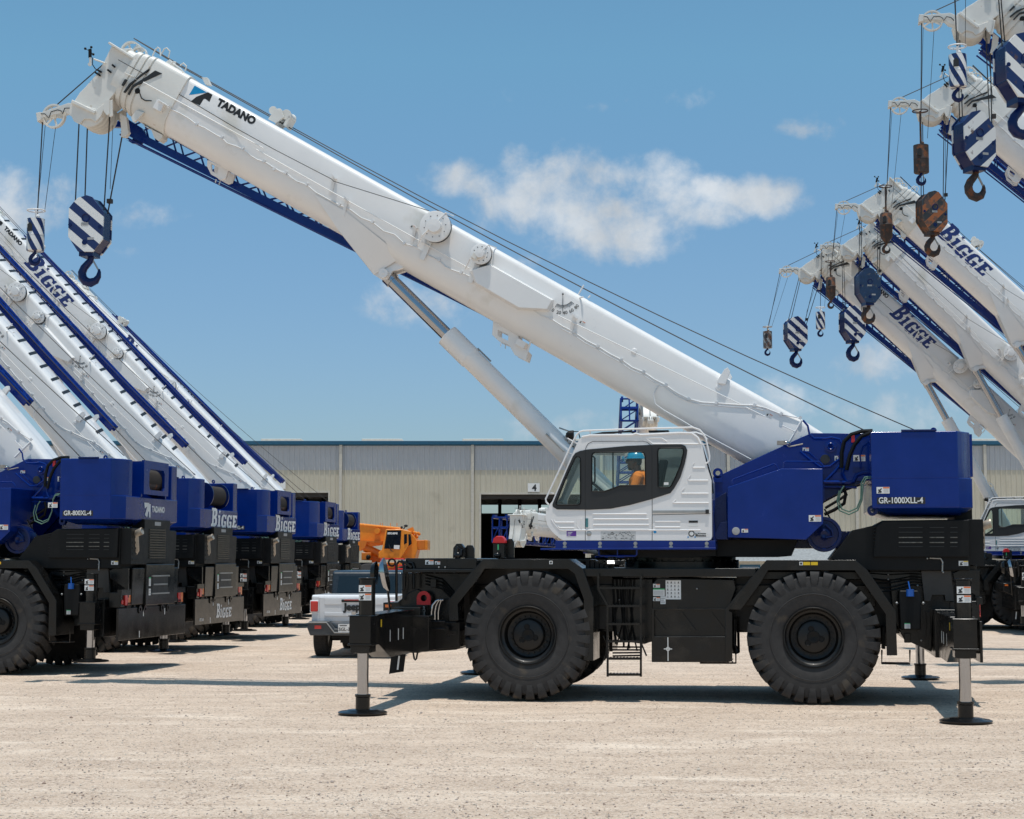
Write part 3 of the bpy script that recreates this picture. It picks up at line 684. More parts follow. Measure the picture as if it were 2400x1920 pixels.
    m.tube([(c[0] + .02, .43, c[1] + .14), (c[0] + .11, .43, c[1] + .06), (c[0] + .13, .43, c[1] - .03), (c[0] + .03, .43, c[1] - .05)], .012); part('hose_reel', m, navy, root)
    m = MB()                                           # dark blue deck below the cab with bolts
    q = T(vE, .1, [(220, 1325), (1840, 1325), (1840, 1418), (90, 1418), (90, 1405), (220, 1398)]); m.prism(q, .12, 1.1)
    m.prism(T(vE, .1, [(75, 1402), (1845, 1395), (1845, 1412), (75, 1420)]), .05, .14)
    m.prism(T(vE, .1, [(1800, 900), (1825, 900), (1845, 1410), (1800, 1410)]), .5, 1.1)
    cd = part('cab_deck', m, blue, root, bev=.006)
    m = MB(); m.tube([v for v in T3(vE, .2, [(662, 1415), (662, 1465), (680, 1480), (1030, 1480), (1045, 1465), (1045, 1415)])], .014); m.tube(T3(vE, .2, [(850, 1420), (850, 1480)]), .01); part('deck_step', m, blue, cd)
    m = MB()
    for x in (318, 674, 1032, 1391, 1752):
        for y in (1354, 1392): c = loc(*vE(x, y), .12); m.cyl((c[0], .10, c[1]), (c[0], .12, c[1]), .019, seg=6); m.cyl((c[0], .114, c[1]), (c[0], .12, c[1]), .028)
    part('deck_bolt', m, steel, cd)
    m = MB(); m.prism(T(vE, .6, [(650, 1420), (1850, 1420), (1850, 1480), (1500, 1500), (900, 1490), (700, 1480)]), .4, 2.9); m.tube(T3(vE, .3, [(700, 1440), (800, 1480), (880, 1470), (1000, 1500)]), .02); part('slew_base', m, blackm, root)
    # ---------------- counterweight with winch bay
    y0, y1 = .1, 2 * YC - .1
    A_ = loc(*vD(1187, 168), y0); Bq = loc(*vD(1733, 168), y0); Cq = loc(*vD(1205, 650), y0)
    zt, zb, xa, xb = A_[1], Cq[1], A_[0], Bq[0]; xr = xb + .22; XR = xr
    zm = zb + .43
    def plan(z, ins=0): return [(xa + ins, y0 + ins, z), (xb, y0 + ins, z), (xr - ins * .5, y0 + .30 + ins, z), (xr - ins * .5, y1 - .33 - ins, z), (xb, y1 - ins, z), (xa + ins, y1 - ins, z)]
    m = MB()
    vs = plan(zb - .09, .28) + plan(zb) + plan(zm); fs = [tuple(range(6)), tuple(range(17, 11, -1))]
    for l in (0, 6):
        for k in range(6): j = (k + 1) % 6; fs.append((l + k, l + j, l + 6 + j, l + 6 + k))
    m.add(vs, fs)
    # side towers above the slab
    tw = [(xa, y0), (xb, y0), (xr - .02, y0 + .33), (xr - .02, y0 + .62), (xa, y0 + .62)]
    m.prism(tw, zm - .02, zt, 'z'); m.prism([(a, 2 * YC - b) for a, b in tw][::-1], zm - .02, zt, 'z')
    m.box(xa + .1, xa + .2, y0 + .5, y1 - .5, zm, zt - .25)
    cw = part('counterweight', m, blue, root, bev=.018)
    m = MB(); c = loc(*vD(1175, 675), .3); m.lathe([(.2, .03), (.2, .075), (.3, .075), (.3, .03)], (c[0] + .05, 0, c[1] + .02), 'y', 16); m.tube(T3(vD, .1, [(1380, 160), (1600, 158)]), .015); part('mounting_pin', m, navy, cw)
    # winches between the towers
    for i, (wx, rz) in enumerate(((xb - .75, 0), (xb - .02, 0))):
        m = MB(); ya, yb = YC - .55, YC + .55
        m.lathe([(ya, 0), (ya, .29), (ya + .04, .29), (ya + .04, .17), (yb - .04, .17), (yb - .04, .29), (yb, .29), (yb, 0)], (wx, 0, zm + .32), 'y', 36)
        wn = part('winch', m, navy, root)
        m = MB(); y = ya + .05
        while y < yb - .05: m.lathe([(y, .19), (y + .018, .225), (y + .036, .19)], (wx, 0, zm + .32), 'y', 30); y += .036
        part('rope_winding', m, rope, wn)
    m = MB(); fx = xr + .02                             # rear winch frame with window
    o = [(YC - .62, zm + .05), (YC + .62, zm + .05), (YC + .62, zt + .02), (YC - .62, zt + .02)]; h = [(YC - .3, zm + .14), (YC + .36, zm + .14), (YC + .42, zm + .2), (YC + .42, zt - .2), (YC + .36, zt - .13), (YC - .3, zt - .13), (YC - .36, zt - .2), (YC - .36, zm + .2)]
    m.prism(o, fx, fx + .06, 'x', holes=[h]); m.box(fx - .35, fx, YC - .64, YC - .58, zm, zt); m.box(fx - .35, fx, YC + .58, YC + .64, zm, zt)
    part('winch_frame', m, blue, cw)
    m = MB(); m.cyl((fx - .12, YC - .5, zt - .42), (fx - .12, YC + .5, zt - .42), .07); m.cyl((fx - .1, YC, zm + .1), (fx - .1, YC, zt - .4), .04); part('winch_motor', m, rust, cw)
    m = MB()
    for yy_ in (y0 + .3, YC + .7): m.lathe([(yy_, .02), (yy_, .045), (yy_ + .04, .045), (yy_ + .04, .02)], (xb - .3, 0, zt + .03), 'y', 16, close=True)
    part('lifting_lug', m, blue, cw)
    # hoses between boom foot and counterweight
    m = MB()
    m.tube(T3(vD, .95, [(1003, 395), (1005, 300), (1020, 230), (1065, 185), (1130, 165), (1200, 162)]), .03); m.tube(T3(vD, .9, [(1035, 410), (1055, 320), (1085, 250), (1130, 195), (1200, 170)]), .03)
    m.tube(T3(vD, .9, [(895, 690), (960, 660), (1020, 620), (1030, 560), (1015, 515)]), .025); m.tube(T3(vD, .9, [(900, 650), (1000, 590), (1040, 560)]), .02); m.tube(T3(vD, .8, [(895, 655), (960, 760), (1005, 800)]), .012)
    part('rubber_hose', m, blackm, root)
    m = MB(); m.tube(T3(vD, .7, [(1190, 450), (1150, 455), (1130, 490), (1125, 590), (1100, 650), (1050, 672), (1005, 655), (985, 600), (1000, 540), (1020, 510)]), .011); m.tube(T3(vD, .66, [(1190, 458), (1158, 465), (1140, 500), (1132, 600), (1105, 665), (1050, 690), (990, 665), (975, 600), (990, 540)]), .011); part('thin_hose', m, mat('green_hose', (.12, .22, .17), .4), root)
    m = MB()
    for pts, r in (([(760, 95), (790, 130), (800, 180), (830, 210), (900, 210), (940, 203), (990, 215), (1010, 250)], .016), ([(890, 485), (1050, 488), (1080, 480), (1100, 440), (1140, 425), (1190, 425)], .03), ([(890, 515), (1100, 520)], .018), ([(900, 480), (960, 420), (1000, 370), (990, 320)], .02), ([(1020, 380), (1010, 430), (1030, 480)], .024), ([(1130, 400), (1120, 320), (1140, 260), (1180, 230)], .012), ([(740, 290), (800, 340), (870, 390), (930, 385), (990, 340)], .016)):
        m.tube(T3(vD, .98, pts), r)
    m.box(*[loc(*vD(x, 0), 1.2)[0] for x in (890, 1190)], 1.0, 2.4, *[loc(*vD(0, y), 1.2)[1] for y in (490, 475)])
    part('hydraulic_pipe', m, blue, root)
    m = MB(); a = T(vD, .95, [(1065, 190), (1087, 235)]); m.box(a[0][0], a[1][0], .93, .97, a[1][1], a[0][1]); part('red_tag', m, redm, root)
    m = MB(); c = T3(vD, 1.1, [(655, 245), (665, 255)]); m.sph(c[0] + Vector((0, -.1, 0)), .06, sc=(1.1, .8, .7)); lw = part('work_lamp', m, chrome, root)
    m = MB(); c = T3(vD, 1.0, [(630, 238)])[0]; m.box(c.x - .08, c.x + .06, .95, 1.05, c.z - .03, c.z + .03); m.tube([c, c + Vector((.1, 0, -.06)), c + Vector((.3, .0, -.02))], .012); part('lamp_bracket', m, pipem, lw)
    # ---------------- labels on the crane body
    m = MB()
    for (v, x0_, y0_, x1_, y1_, y, k) in ((vD, 758, 290, 797, 268, 1.1, 'warn'), (vD, 740, 440, 780, 418, .155, 'warnr'), (vD, 797, 735, 874, 694, .15, 'warn'), (vD, 372, 804, 413, 781, .175, 'warn'), (vD, 960, 350, 1000, 320, 1.1, 'warn'), (vD, 1078, 354, 1153, 314, 1.1, 'warnr'),
                                          (vD, 1225, 558, 1306, 516, y0 - .003, 'warnr'), (vD, 1744, 1014, 1803, 983, .31, 'yell'), (vD, 1402, 1410, 1437, 1376, .19, 'green'), (vF, 760, 226, 820, 194, .33, 'warn'), (vF, 830, 226, 868, 203, .33, 'warn'),
                                          (vG, 403, 392, 452, 366, .215, 'warn'), (vG, 403, 453, 486, 400, .215, 'green'), (vG, 403, 489, 452, 462, .215, 'warnr'), (vG, 456, 511, 493, 456, .213, 'text'), (vG, 494, 477, 603, 340, .214, 'chart')):
        a = loc(*v(x0_, y0_), y); b = loc(*v(x1_, y1_), y)
        decal(m, a[0], a[1], b[0] - a[0], b[1] - a[1], y - .002, k)
    part('warning_decal', m, DM, root)
    m = MB()
    for x0_, x1_ in ((762, 805), (810, 853)): a = loc(*vD(x0_, 1010), .02); b = loc(*vD(x1_, 990), .02); m.box(a[0], b[0], .022, .026, a[1], b[1])
    part('yellow_decal', m, yellow, root)
    m = MB()
    for v, x, y in ((vD, 748, 1000), (vF, 1667, 211)): a = loc(*v(x, y), .02); m.box(a[0] - .024, a[0] + .024, .022, .026, a[1] - .024, a[1] + .024); m.box(a[0] - .014, a[0] + .014, .0205, .022, a[1] - .014, a[1] + .014, mi=1)
    part('lift_point_decal', m, [dwhite, dblack], root)

    # ================= cab
    yc0, yc1 = .12, 1.12
    OUT = [(300, 1322), (262, 1300), (190, 1235), (140, 1165), (123, 1090), (130, 1040), (160, 965), (192, 925), (345, 560), (445, 335), (475, 290), (515, 265), (570, 255), (860, 246), (1500, 226), (1590, 228), (1645, 250), (1685, 300), (1702, 350), (1762, 600), (1800, 720), (1806, 1285), (1795, 1312), (1770, 1324)]
    FW = [(425, 492), (440, 474), (462, 476), (475, 495), (478, 520), (478, 925), (470, 955), (450, 963), (245, 966), (232, 955), (232, 940), (262, 870), (330, 690)]
    DW = [(592, 470), (602, 444), (630, 432), (1090, 430), (1118, 440), (1130, 470), (1135, 765), (880, 770), (760, 815), (720, 828), (592, 826)]
    RW = [(1257, 420), (1268, 395), (1290, 388), (1490, 388), (1515, 398), (1520, 430), (1490, 560), (1440, 680), (1395, 770), (1375, 788), (1280, 788), (1262, 775)]
    out, fw, dw, rw = [T(vE, yc0, p) for p in (OUT, FW, DW, RW)]
    # dark band polygon
    BAND = [(200, 985), (193, 965), (197, 950), (345, 595), (400, 475), (425, 440), (470, 420), (540, 405), (950, 368), (1200, 357), (1495, 354), (1535, 368), (1556, 410), (1552, 450), (1530, 550), (1485, 690), (1425, 795), (1385, 845), (1200, 905), (980, 965), (780, 1003), (570, 1013), (240, 1010)]
    band = T(vE, yc0, BAND)
    m = MB(); m.prism(out, yc0, yc0 + .05, holes=[[(a, b) for a, b in h] for h in (fw, dw, rw)])
    cab = part('cab', m, cabwhite, root)
    m = MB(); m.prism(band, yc0 - .012, yc0 + .002, holes=[fw, dw, rw]); part('window_band', m, mat('band_black', (.018, .018, .018), .45, var=.1), cab)
    m = MB()                                           # far side wall with openings, roof, rear wall, floor
    FWf = T(vE, yc0, [(470, 440), (520, 420), (1130, 430), (1130, 840), (500, 960), (250, 960), (260, 880)])
    m.prism(out, yc1 - .04, yc1, holes=[FWf])
    n = len(out)
    for i in range(n):
        if 7 <= i <= 9 or i == 13: continue            # windscreen and roof light openings
        j = (i + 1) % n; a, b = out[i], out[j]
        cxm = sum(p[0] for p in out) / n; czm = sum(p[1] for p in out) / n
        ia = (a[0] + (cxm - a[0]) * .035, a[1] + (czm - a[1]) * .035); ib = (b[0] + (cxm - b[0]) * .035, b[1] + (czm - b[1]) * .035)
        m.hexa([(a[0], yc0 + .05, a[1]), (b[0], yc0 + .05, b[1]), (ib[0], yc0 + .05, ib[1]), (ia[0], yc0 + .05, ia[1]), (a[0], yc1 - .04, a[1]), (b[0], yc1 - .04, b[1]), (ib[0], yc1 - .04, ib[1]), (ia[0], yc1 - .04, ia[1])])
    part('cab_shell', m, cabwhite, cab)
    def rim(pts, y, w, mb):
        mb.tube([(a, y, b) for a, b in pts], w, 6, closed=True)
    m = MB(); [rim(p, yc0 - .012, .011, m) for p in (fw, dw, rw)]; part('window_seal', m, blackm, cab)
    for nm, p, mt_ in (('window', fw, glass), ('window', dw, glass), ('window', rw, dglass)):
        cx_ = sum(a for a, b in p) / len(p); cz_ = sum(b for a, b in p) / len(p)
        part(nm, MB().prism([(cx_ + (a - cx_) * .995, cz_ + (b - cz_) * .995) for a, b in p], yc0 + .012, yc0 + .016), mt_, cab)
    part('window', MB().prism(FWf, yc1 - .02, yc1 - .016), glass, cab)
    a, b = out[7], out[9]; m = MB(); m.hexa([(a[0] + .01, yc0 + .05, a[1]), (b[0] + .01, yc0 + .05, b[1]), (b[0] + .014, yc0 + .05, b[1]), (a[0] + .014, yc0 + .05, a[1]), (a[0] + .01, yc1 - .04, a[1]), (b[0] + .01, yc1 - .04, b[1]), (b[0] + .014, yc1 - .04, b[1]), (a[0] + .014, yc1 - .04, a[1])]); part('windscreen', m, glass, cab)
    a, b = out[13], out[14]; m = MB(); m.hexa([(a[0], yc0 + .05, a[1] - .03), (b[0], yc0 + .05, b[1] - .03), (b[0], yc0 + .05, b[1] - .026), (a[0], yc0 + .05, a[1] - .026), (a[0], yc1 - .04, a[1] - .03), (b[0], yc1 - .04, b[1] - .03), (b[0], yc1 - .04, b[1] - .026), (a[0], yc1 - .04, a[1] - .026)]); part('roof_window', m, glass, cab)
    m = MB(); m.box(*[loc(*vE(x, 0), yc1)[0] for x in (798, 812)], yc1 - .05, yc1 - .035, *[loc(*vE(0, y), yc1)[1] for y in (900, 425)]); m.tube(T3(vE, .9, [(600, 470), (620, 490), (622, 720), (610, 760)]), .014); part('window_bar', m, blackm, cab)
    # door seams, ridges
    m = MB(); y = yc0 - .0035
    m.tube([(p[0], yc0, p[1]) for p in T(vE, yc0, [(525, 1322), (525, 1015)])], .0045, 4); m.tube([(p[0], yc0, p[1]) for p in T(vE, yc0, [(1201, 1322), (1201, 905)])], .0045, 4)
    m.tube([(p[0], yc0, p[1]) for p in T(vE, yc0, [(527, 405), (535, 375), (555, 345), (600, 322), (1110, 320), (1150, 330), (1190, 362)])], .0045, 4); m.tube([(p[0], yc0 - .012, p[1]) for p in T(vE, yc0, [(525, 1010), (525, 408)])], .003, 4); m.tube([(p[0], yc0 - .012, p[1]) for p in T(vE, yc0, [(1200, 903), (1200, 360)])], .003, 4)
    m.tube([(p[0], yc0, p[1]) for p in T(vE, yc0, [(1205, 1065), (1790, 1052)])], .004, 4)
    part('door_seam', m, dblack, cab)
    m = MB()
    def rib(x0_, x1_, y_, r=.011, sl=0):
        m.tube([(p[0], yc0 + .002, p[1]) for p in T(vE, yc0, ([(x0_ - sl, y_ - 30)] if sl else []) + [(x0_, y_), (x1_, y_)])], r, 6)
    for q in ((600, 1145, 1056), (608, 1165, 1107), (605, 1170, 1163), (612, 1165, 1212), (220, 412, 1140), (262, 412, 1195), (265, 1690, 1219), (1232, 1485, 1131), (1232, 1485, 1189), (1612, 1735, 586), (1568, 1765, 716), (1500, 1770, 848), (1410, 1772, 942), (1205, 1670, 346)): rib(*q)
    for pts in ([(180, 1110), (205, 1150), (265, 1219)], [(205, 1115), (222, 1140)], [(245, 1175), (262, 1195)], [(1612, 586), (1608, 565), (1625, 535)], [(1568, 716), (1563, 700), (1590, 662)], [(1500, 848), (1498, 825), (1525, 792)], [(1410, 942), (1440, 912)], [(1140, 290), (1205, 346)], [(1160, 289), (1300, 289), (1350, 325)]):
        m.tube([(p[0], yc0 + .002, p[1]) for p in T(vE, yc0, pts)], .010, 6)
    m.tube([(p[0], yc0 + .005, p[1]) for p in T(vE, yc0, [(485, 1105), (485, 1205)])], .014, 8); m.tube([(p[0], yc0 + .002, p[1]) for p in T(vE, yc0, [(445, 1105), (442, 1180), (470, 1212), (540, 1212), (568, 1185), (568, 1110)])], .007, 6)
    m.tube([(p[0], yc0 + .01, p[1]) for p in T(vE, yc0, [(490, 278), (570, 262), (1000, 258), (1040, 244), (1080, 258), (1480, 236), (1600, 240), (1660, 285), (1690, 350)])], .022, 8)
    part('panel_ridge', m, cabwhite, cab)
    m = MB(); a = T(vE, .1, [(528, 1190), (552, 1100)]); m.box(a[0][0], a[1][0], yc0 - .012, yc0, a[0][1], a[1][1]); part('door_handle', m, mat('teal_handle', (.05, .2, .22), .3, coat=.5), cab)
    m = MB(); c = loc(*vE(561, 1253), .1); m.lathe([(yc0 - .01, 0), (yc0 - .012, .012), (yc0 - .002, .035), (yc0 + .004, .045)], (c[0], 0, c[1]), 'y', 20); part('door_lock', m, steel, cab)
    m = MB(); a = T(vE, .1, [(1208, 1046), (1775, 1018)]); m.box(a[0][0], a[1][0], yc0 - .02, yc0, a[0][1], a[1][1]); m.box(a[1][0] - .05, a[1][0], yc0 - .026, yc0 - .02, a[0][1] - .01, a[1][1] + .01, mi=1); part('door_rail', m, [steel, dblack], cab)
    m = MB()
    m.tube(T3(vE, .12, [(155, 962), (130, 935), (125, 905), (395, 335), (440, 250), (470, 225), (505, 214), (1000, 196), (1610, 180), (1680, 205), (1725, 255), (1745, 300), (1782, 470), (1780, 520), (1745, 548)]), .013)
    for pts in ([(172, 838), (205, 848)], [(350, 432), (385, 448)], [(575, 214), (575, 252)], [(1047, 195), (1047, 240)], [(1520, 184), (1520, 226)], [(1700, 352), (1752, 348)], [(415, 320), (442, 345)], [(345, 290), (440, 345)]): m.tube(T3(vE, .13, pts), .009)
    m.tube([v + Vector((0, .9, 0)) for v in T3(vE, .12, [(440, 290), (470, 235), (505, 218), (1000, 200), (1610, 184), (1680, 209), (1725, 259)])], .011)
    part('cab_rail', m, cabwhite, cab)
    m = MB(); m.tube(T3(vE, .8, [(560, 262), (700, 235), (850, 228), (980, 225), (1040, 238)]), .012); m.tube(T3(vE, .7, [(600, 250), (800, 240), (1000, 212)]), .01); a = T(vE, .6, [(1170, 232), (1370, 200)]); m.box(a[0][0], a[1][0], .5, .7, a[0][1], a[1][1] - .02)
    m.tube(T3(vE, .3, [(1700, 360), (1750, 520), (1800, 700), (1815, 850)]), .014); part('roof_cable', m, blackm, cab)
    m = MB(); c = T3(vE, .2, [(372, 258)])[0]; m.lathe([(-.06, .03), (-.02, .065), (.05, .07), (.06, .0)], c, 'x', 16); m.tube([c + Vector((.05, 0, .05)), c + Vector((.12, 0, .05)), c + Vector((.15, 0, -.06))], .008); part('roof_lamp', m, blackm, cab)
    m = MB()                                           # cab interior: seat, console, steering column
    sx = loc(*vE(1180, 700), .6)[0]; m.box(sx - .38, sx + .1, .38, .86, 2.85, 2.99); m.hexa([(sx, .4, 2.95), (sx + .14, .4, 2.95), (sx + .14, .84, 2.95), (sx, .84, 2.95), (sx + .16, .42, 3.5), (sx + .26, .42, 3.5), (sx + .26, .82, 3.5), (sx + .16, .82, 3.5)])
    m.box(sx - .3, sx + .05, .45, .8, 2.36, 2.85); m.box(sx - .3, sx + .2, .26, .36, 2.5, 3.08); m.box(sx - .3, sx + .2, .88, 1.0, 2.5, 3.08)
    m.tube(T3(vE, .62, [(400, 1000), (600, 860), (640, 800)]), .03); m.box(*[loc(*vE(x, 0), .6)[0] for x in (270, 470)], .2, 1.0, 2.36, 2.80)
    part('cab_interior', m, interior, cab, bev=.02)
    m = MB(); c = T3(vE, .62, [(655, 790)])[0]; m.tube([c + Vector((.19 * math.cos(t) * .75, .19 * math.sin(t), .19 * math.cos(t) * -.66)) for t in [2 * math.pi * k / 20 for k in range(20)]], .014, 6, closed=True); m.tube([c + Vector((-.1, 0, .1)), c + Vector((.1, 0, -.1))], .01); part('steering_wheel', m, interior, cab)
    m = MB(); zz = lambda *p: loc(*vE(*p), .1)
    a, b = zz(335, 1280), zz(432, 1228); m.box(a[0], b[0], yc0 - .003, yc0, a[1], b[1]); part('purple_label', m, dpurple, cab)
    m = MB()
    for k in range(3): p = zz(345, 1242 + 14 * k); m.box(p[0], p[0] + .07 - .015 * k, yc0 - .0045, yc0 - .0035, p[1] - .004, p[1] + .004)
    a, b = zz(1318, 762), zz(1365, 735); m.box(a[0], b[0], yc0 - .002, yc0 + .001, a[1], b[1])
    a, b = zz(1570, 1178), zz(1662, 1122); m.box(a[0], b[0], yc0 - .002, yc0, a[1], b[1]); part('cab_label', m, dwhite, cab)
    m = MB(); a, b = zz(680, 1320), zz(1035, 1230); m.box(a[0], b[0], yc0 - .002, yc0, a[1], b[1]); part('chart_field', m, mat('decal_pale_grey', (.55, .55, .54), .5), cab)
    m = MB(); rnd = random.Random(3)
    for k in range(70):
        p = zz(rnd.uniform(690, 1020), rnd.uniform(1240, 1312)); w = rnd.uniform(.004, .03); m.box(p[0], p[0] + w, yc0 - .0035, yc0 - .0025, p[1], p[1] + rnd.uniform(.002, .008))
    a, b = zz(1570, 1145), zz(1662, 1122); m.box(a[0], b[0], yc0 - .004, yc0 - .002, a[1], b[1]); a, b = zz(1638, 1283), zz(1745, 1249); m.box(a[0], b[0], yc0 - .003, yc0, a[1], b[1])
    c = zz(1598, 1254); m.cyl((c[0], yc0 - .003, c[1]), (c[0], yc0, c[1]), .045, seg=24); part('chart_label', m, dblack, cab)
    m = MB(); p = zz(1645, 1272)
    m2 = text_mb('Telematics', .045, (p[0], yc0 - .004, p[1]), (1, 0, 0), (0, 0, 1), .001, .0008); m.add(m2.v, m2.f); m.cyl((c[0], yc0 - .004, c[1]), (c[0], yc0 - .003, c[1]), .03, seg=20)
    part('label_lettering', m, dwhite, cab)
    m = MB(); c = zz(1228, 1237); m.cyl((c[0], yc0 - .003, c[1]), (c[0], yc0, c[1]), .022, seg=20)
    for dx, dz in ((-.05, .05), (.05, .05), (-.05, -.05), (.05, -.05)): c2 = zz(1598, 1254); m.box(c2[0] + dx - .01, c2[0] + dx + .01, yc0 - .002, yc0, c2[1] + dz - .01, c2[1] + dz + .01)
    part('blue_label', m, cyanm, cab)

    # ================= boom (own frame, pivot at origin, pointing to -x)
    boom_secs = section(.38, .15, -.86, -.40)
    m = MB(); loft(m, [(.35, section(.30, .0, -.6, -.3, .05)), (.25, section(.38, .1, -.8, -.38)), (-.6, boom_secs), (-11.95, boom_secs)])
    boom = part('boom', m, white, root, bev=0); boom.location = (PIV[0], YC, PIV[1]); boom.rotation_euler = (0, TH0, 0)
    m = MB()
    def sq(s, o=0): return section(.38 * s + o, .15 - (1 - s) * .45 + o, -.86 + (1 - s) * .5 - o, -.40)
    loft(m, [(-11.9, sq(1, .025)), (-12.55, sq(1, .025))])
    for k, s in enumerate((.985, .94, .895)):
        x = -12.56 - k * .13; loft(m, [(x + .6, sq(s)), (x - .13, sq(s))]); loft(m, [(x - .03, sq(s, .02)), (x - .10, sq(s, .02))])
    loft(m, [(-12.5, sq(.83)), (-13.1, sq(.83))])
    part('boom_section', m, agedw, boom)
    m = MB()
    for pts in ([(1600, 492), (1622, 500), (1440, 640), (1425, 625)], [(1700, 512), (1795, 553), (1500, 690), (1395, 745), (1325, 855), (1312, 845), (1380, 720), (1560, 610)], [(1275, 630), (1303, 642), (1245, 730), (1225, 718)], [(1335, 695), (1420, 635), (1428, 645), (1350, 715), (1270, 825), (1252, 815)]):
        q = TB(vK, -.41, pts); m.prism(q, -.4145, -.38); m.prism(q, .38, .4145)
    part('wear_pad_slot', m, dblack, boom)
    # head
    m = MB(); hp = TB(vK, -.28, [(1085, 170), (975, 400), (870, 570), (720, 740), (640, 820), (555, 950), (600, 1010), (700, 1045), (870, 1055), (1030, 945), (1130, 830), (1290, 450), (1345, 300)])
    m.prism(hp, -.28, .28)
    hp2 = TB(vK, -.30, [(490, 1085), (520, 945), (640, 985), (870, 1055), (1030, 945), (1100, 920), (1105, 1150), (1060, 1165), (1030, 1120), (975, 1075), (935, 1165), (860, 1235), (800, 1195), (700, 1195), (640, 1268), (560, 1225)])
    m.prism(hp2, -.31, -.27); m.prism(hp2, .27, .31)
    m.prism(TB(vK, -.3, [(1050, 140), (1075, 120), (1410, 330), (1400, 365)]), -.36, .36)
    m.prism(TB(vK, -.3, [(1190, 180), (1330, 170), (1380, 240), (1380, 320), (1300, 330)]), -.2, -.16); m.prism(TB(vK, -.3, [(1190, 180), (1330, 170), (1380, 240), (1380, 320), (1300, 330)]), .16, .2)
    m.prism(TB(vK, -.3, [(1330, 330), (1560, 430), (1700, 470), (1890, 340), (1960, 420), (1830, 560), (1590, 500), (1340, 450)]), -.26, .26)
    m.prism(TB(vK, -.3, [(550, 930), (880, 1090), (860, 1130), (535, 975)]), -.36, -.24)
    head = part('boom_head', m, agedw, boom, bev=.01)
    m = MB(); c = TB(vK, 0, [(870, 1130)])[0]
    for k in range(5):
        y = -.24 + .12 * k; m.lathe([(y - .03, .05), (y - .03, .25), (y - .022, .275), (y - .008, .25), (y + .008, .25), (y + .022, .275), (y + .03, .25), (y + .03, .05)], (c[0], 0, c[1]), 'y', 40)
    part('main_sheave', m, agedw, boom); SH = c
    def spoke_wheel(m, c, r, y, w=.035):
        m.lathe([(y - w, r * .86), (y - w, r), (y - w * .3, r * .94), (y + w * .3, r * .94), (y + w, r), (y + w, r * .86)], (c[0], 0, c[1]), 'y', 36, close=True)
        m.lathe([(y - w * .9, .0), (y - w * .9, r * .22), (y + w * .9, r * .22), (y + w * .9, 0)], (c[0], 0, c[1]), 'y', 18)
        for k in range(6): a = k * math.pi / 3 + .3; m.bar((c[0] + math.cos(a) * r * .2, y, c[1] + math.sin(a) * r * .2), (c[0] + math.cos(a) * r * .9, y, c[1] + math.sin(a) * r * .9), .02, .03)
    m = MB(); c = TB(vK, -.1, [(1330, 232)])[0]; spoke_wheel(m, c, .185, 0); c = TB(vK, -.1, [(1480, 290)])[0]; spoke_wheel(m, c, .13, -.1)
    part('top_sheave', m, agedw, boom)
    m = MB(); ap = TB(vK, -.1, [(30, 1112), (95, 1102), (480, 965), (720, 1010), (740, 1150), (500, 1140), (430, 1095), (120, 1172), (50, 1235)]); m.prism(ap, -.10, -.08); m.prism(ap, .08, .10)
    m.prism(TB(vK, -.1, [(30, 1110), (95, 1095), (110, 1200), (50, 1235)]), -.12, .12); part('auxiliary_arm', m, agedw, boom, bev=.006)
    m = MB(); c = TB(vK, 0, [(280, 1155)])[0]; spoke_wheel(m, c, .205, 0); part('auxiliary_sheave', m, agedw, boom); AX = c
    m = MB(); m.prism(TB(vK, -.1, [(1180, 1100), (1275, 1150), (1300, 1340), (1312, 1362), (1268, 1432), (1198, 1430), (1205, 1330)]), -.05, .05); m.prism(TB(vK, -.2, [(1030, 960), (1100, 940), (1100, 1150), (1062, 1170), (1020, 1110)]), -.33, -.30); m.prism(TB(vK, -.2, [(1470, 1240), (1620, 1330), (1660, 1440), (1715, 1480), (1770, 1440), (1775, 1395)]), -.12, .12)
    m.prism(TB(vK, -.3, [(1380, 1180), (1450, 1080), (1560, 1110), (1480, 1200), (1430, 1250), (1400, 1240)]), -.36, -.3)
    part('rope_socket', m, agedw, boom, bev=.004)
    m = MB()
    m.tube(TB3(vK, -.1, [(1660, 310), (1700, 220), (1735, 185), (1765, 205), (1775, 310)]), .012); m.tube(TB3(vK, .1, [(1770, 310), (1830, 205), (1860, 195), (1905, 240), (1885, 340)]), .012); m.tube(TB3(vK, -.2, [(2050, 440), (2095, 408), (2140, 450), (2120, 520)]), .012)
    m.tube(TB3(vK, -.3, [(1850, 560), (1890, 450), (1950, 390), (1990, 400)]), .014)
    for p in ((1270, 545, 1400, 600), (1510, 540, 1420, 640), (1635, 610, 1510, 660)): m.tube(TB3(vK, -.39, [p[:2], p[2:]]), .008)
    for k in range(14):
        p = TB3(vK, -.27, [(random.Random(k).uniform(1380, 1800), 340 + random.Random(k + 50).uniform(0, 90))])[0]; m.box(p.x - .03, p.x + .03, -.3 + .04 * k, -.24 + .04 * k, p.z - .03, p.z + .05)
    part('rope_guide', m, agedw, boom)
    m = MB(); m.tube(TB3(vK, -.3, [(1000, 410), (838, 350)]), .015); m.cyl(*TB3(vK, -.3, [(790, 440), (790, 330)]), .02); q = TB3(vK, -.3, [(780, 425)])[0]; m.lathe([(-.01, 0), (-.01, .03), (.01, .03), (.01, 0)], q, 'y', 12); an = part('anemometer', m, agedw, boom)
    m = MB(); m.cyl(*TB3(vK, -.3, [(785, 330), (785, 215)]), .028); [m.sph(p, .022) for p in TB3(vK, -.3, [(718, 205), (802, 185), (830, 285)])]; [m.tube([TB3(vK, -.3, [(780, 240)])[0], p], .005) for p in TB3(vK, -.3, [(718, 205), (802, 185), (830, 285)])]
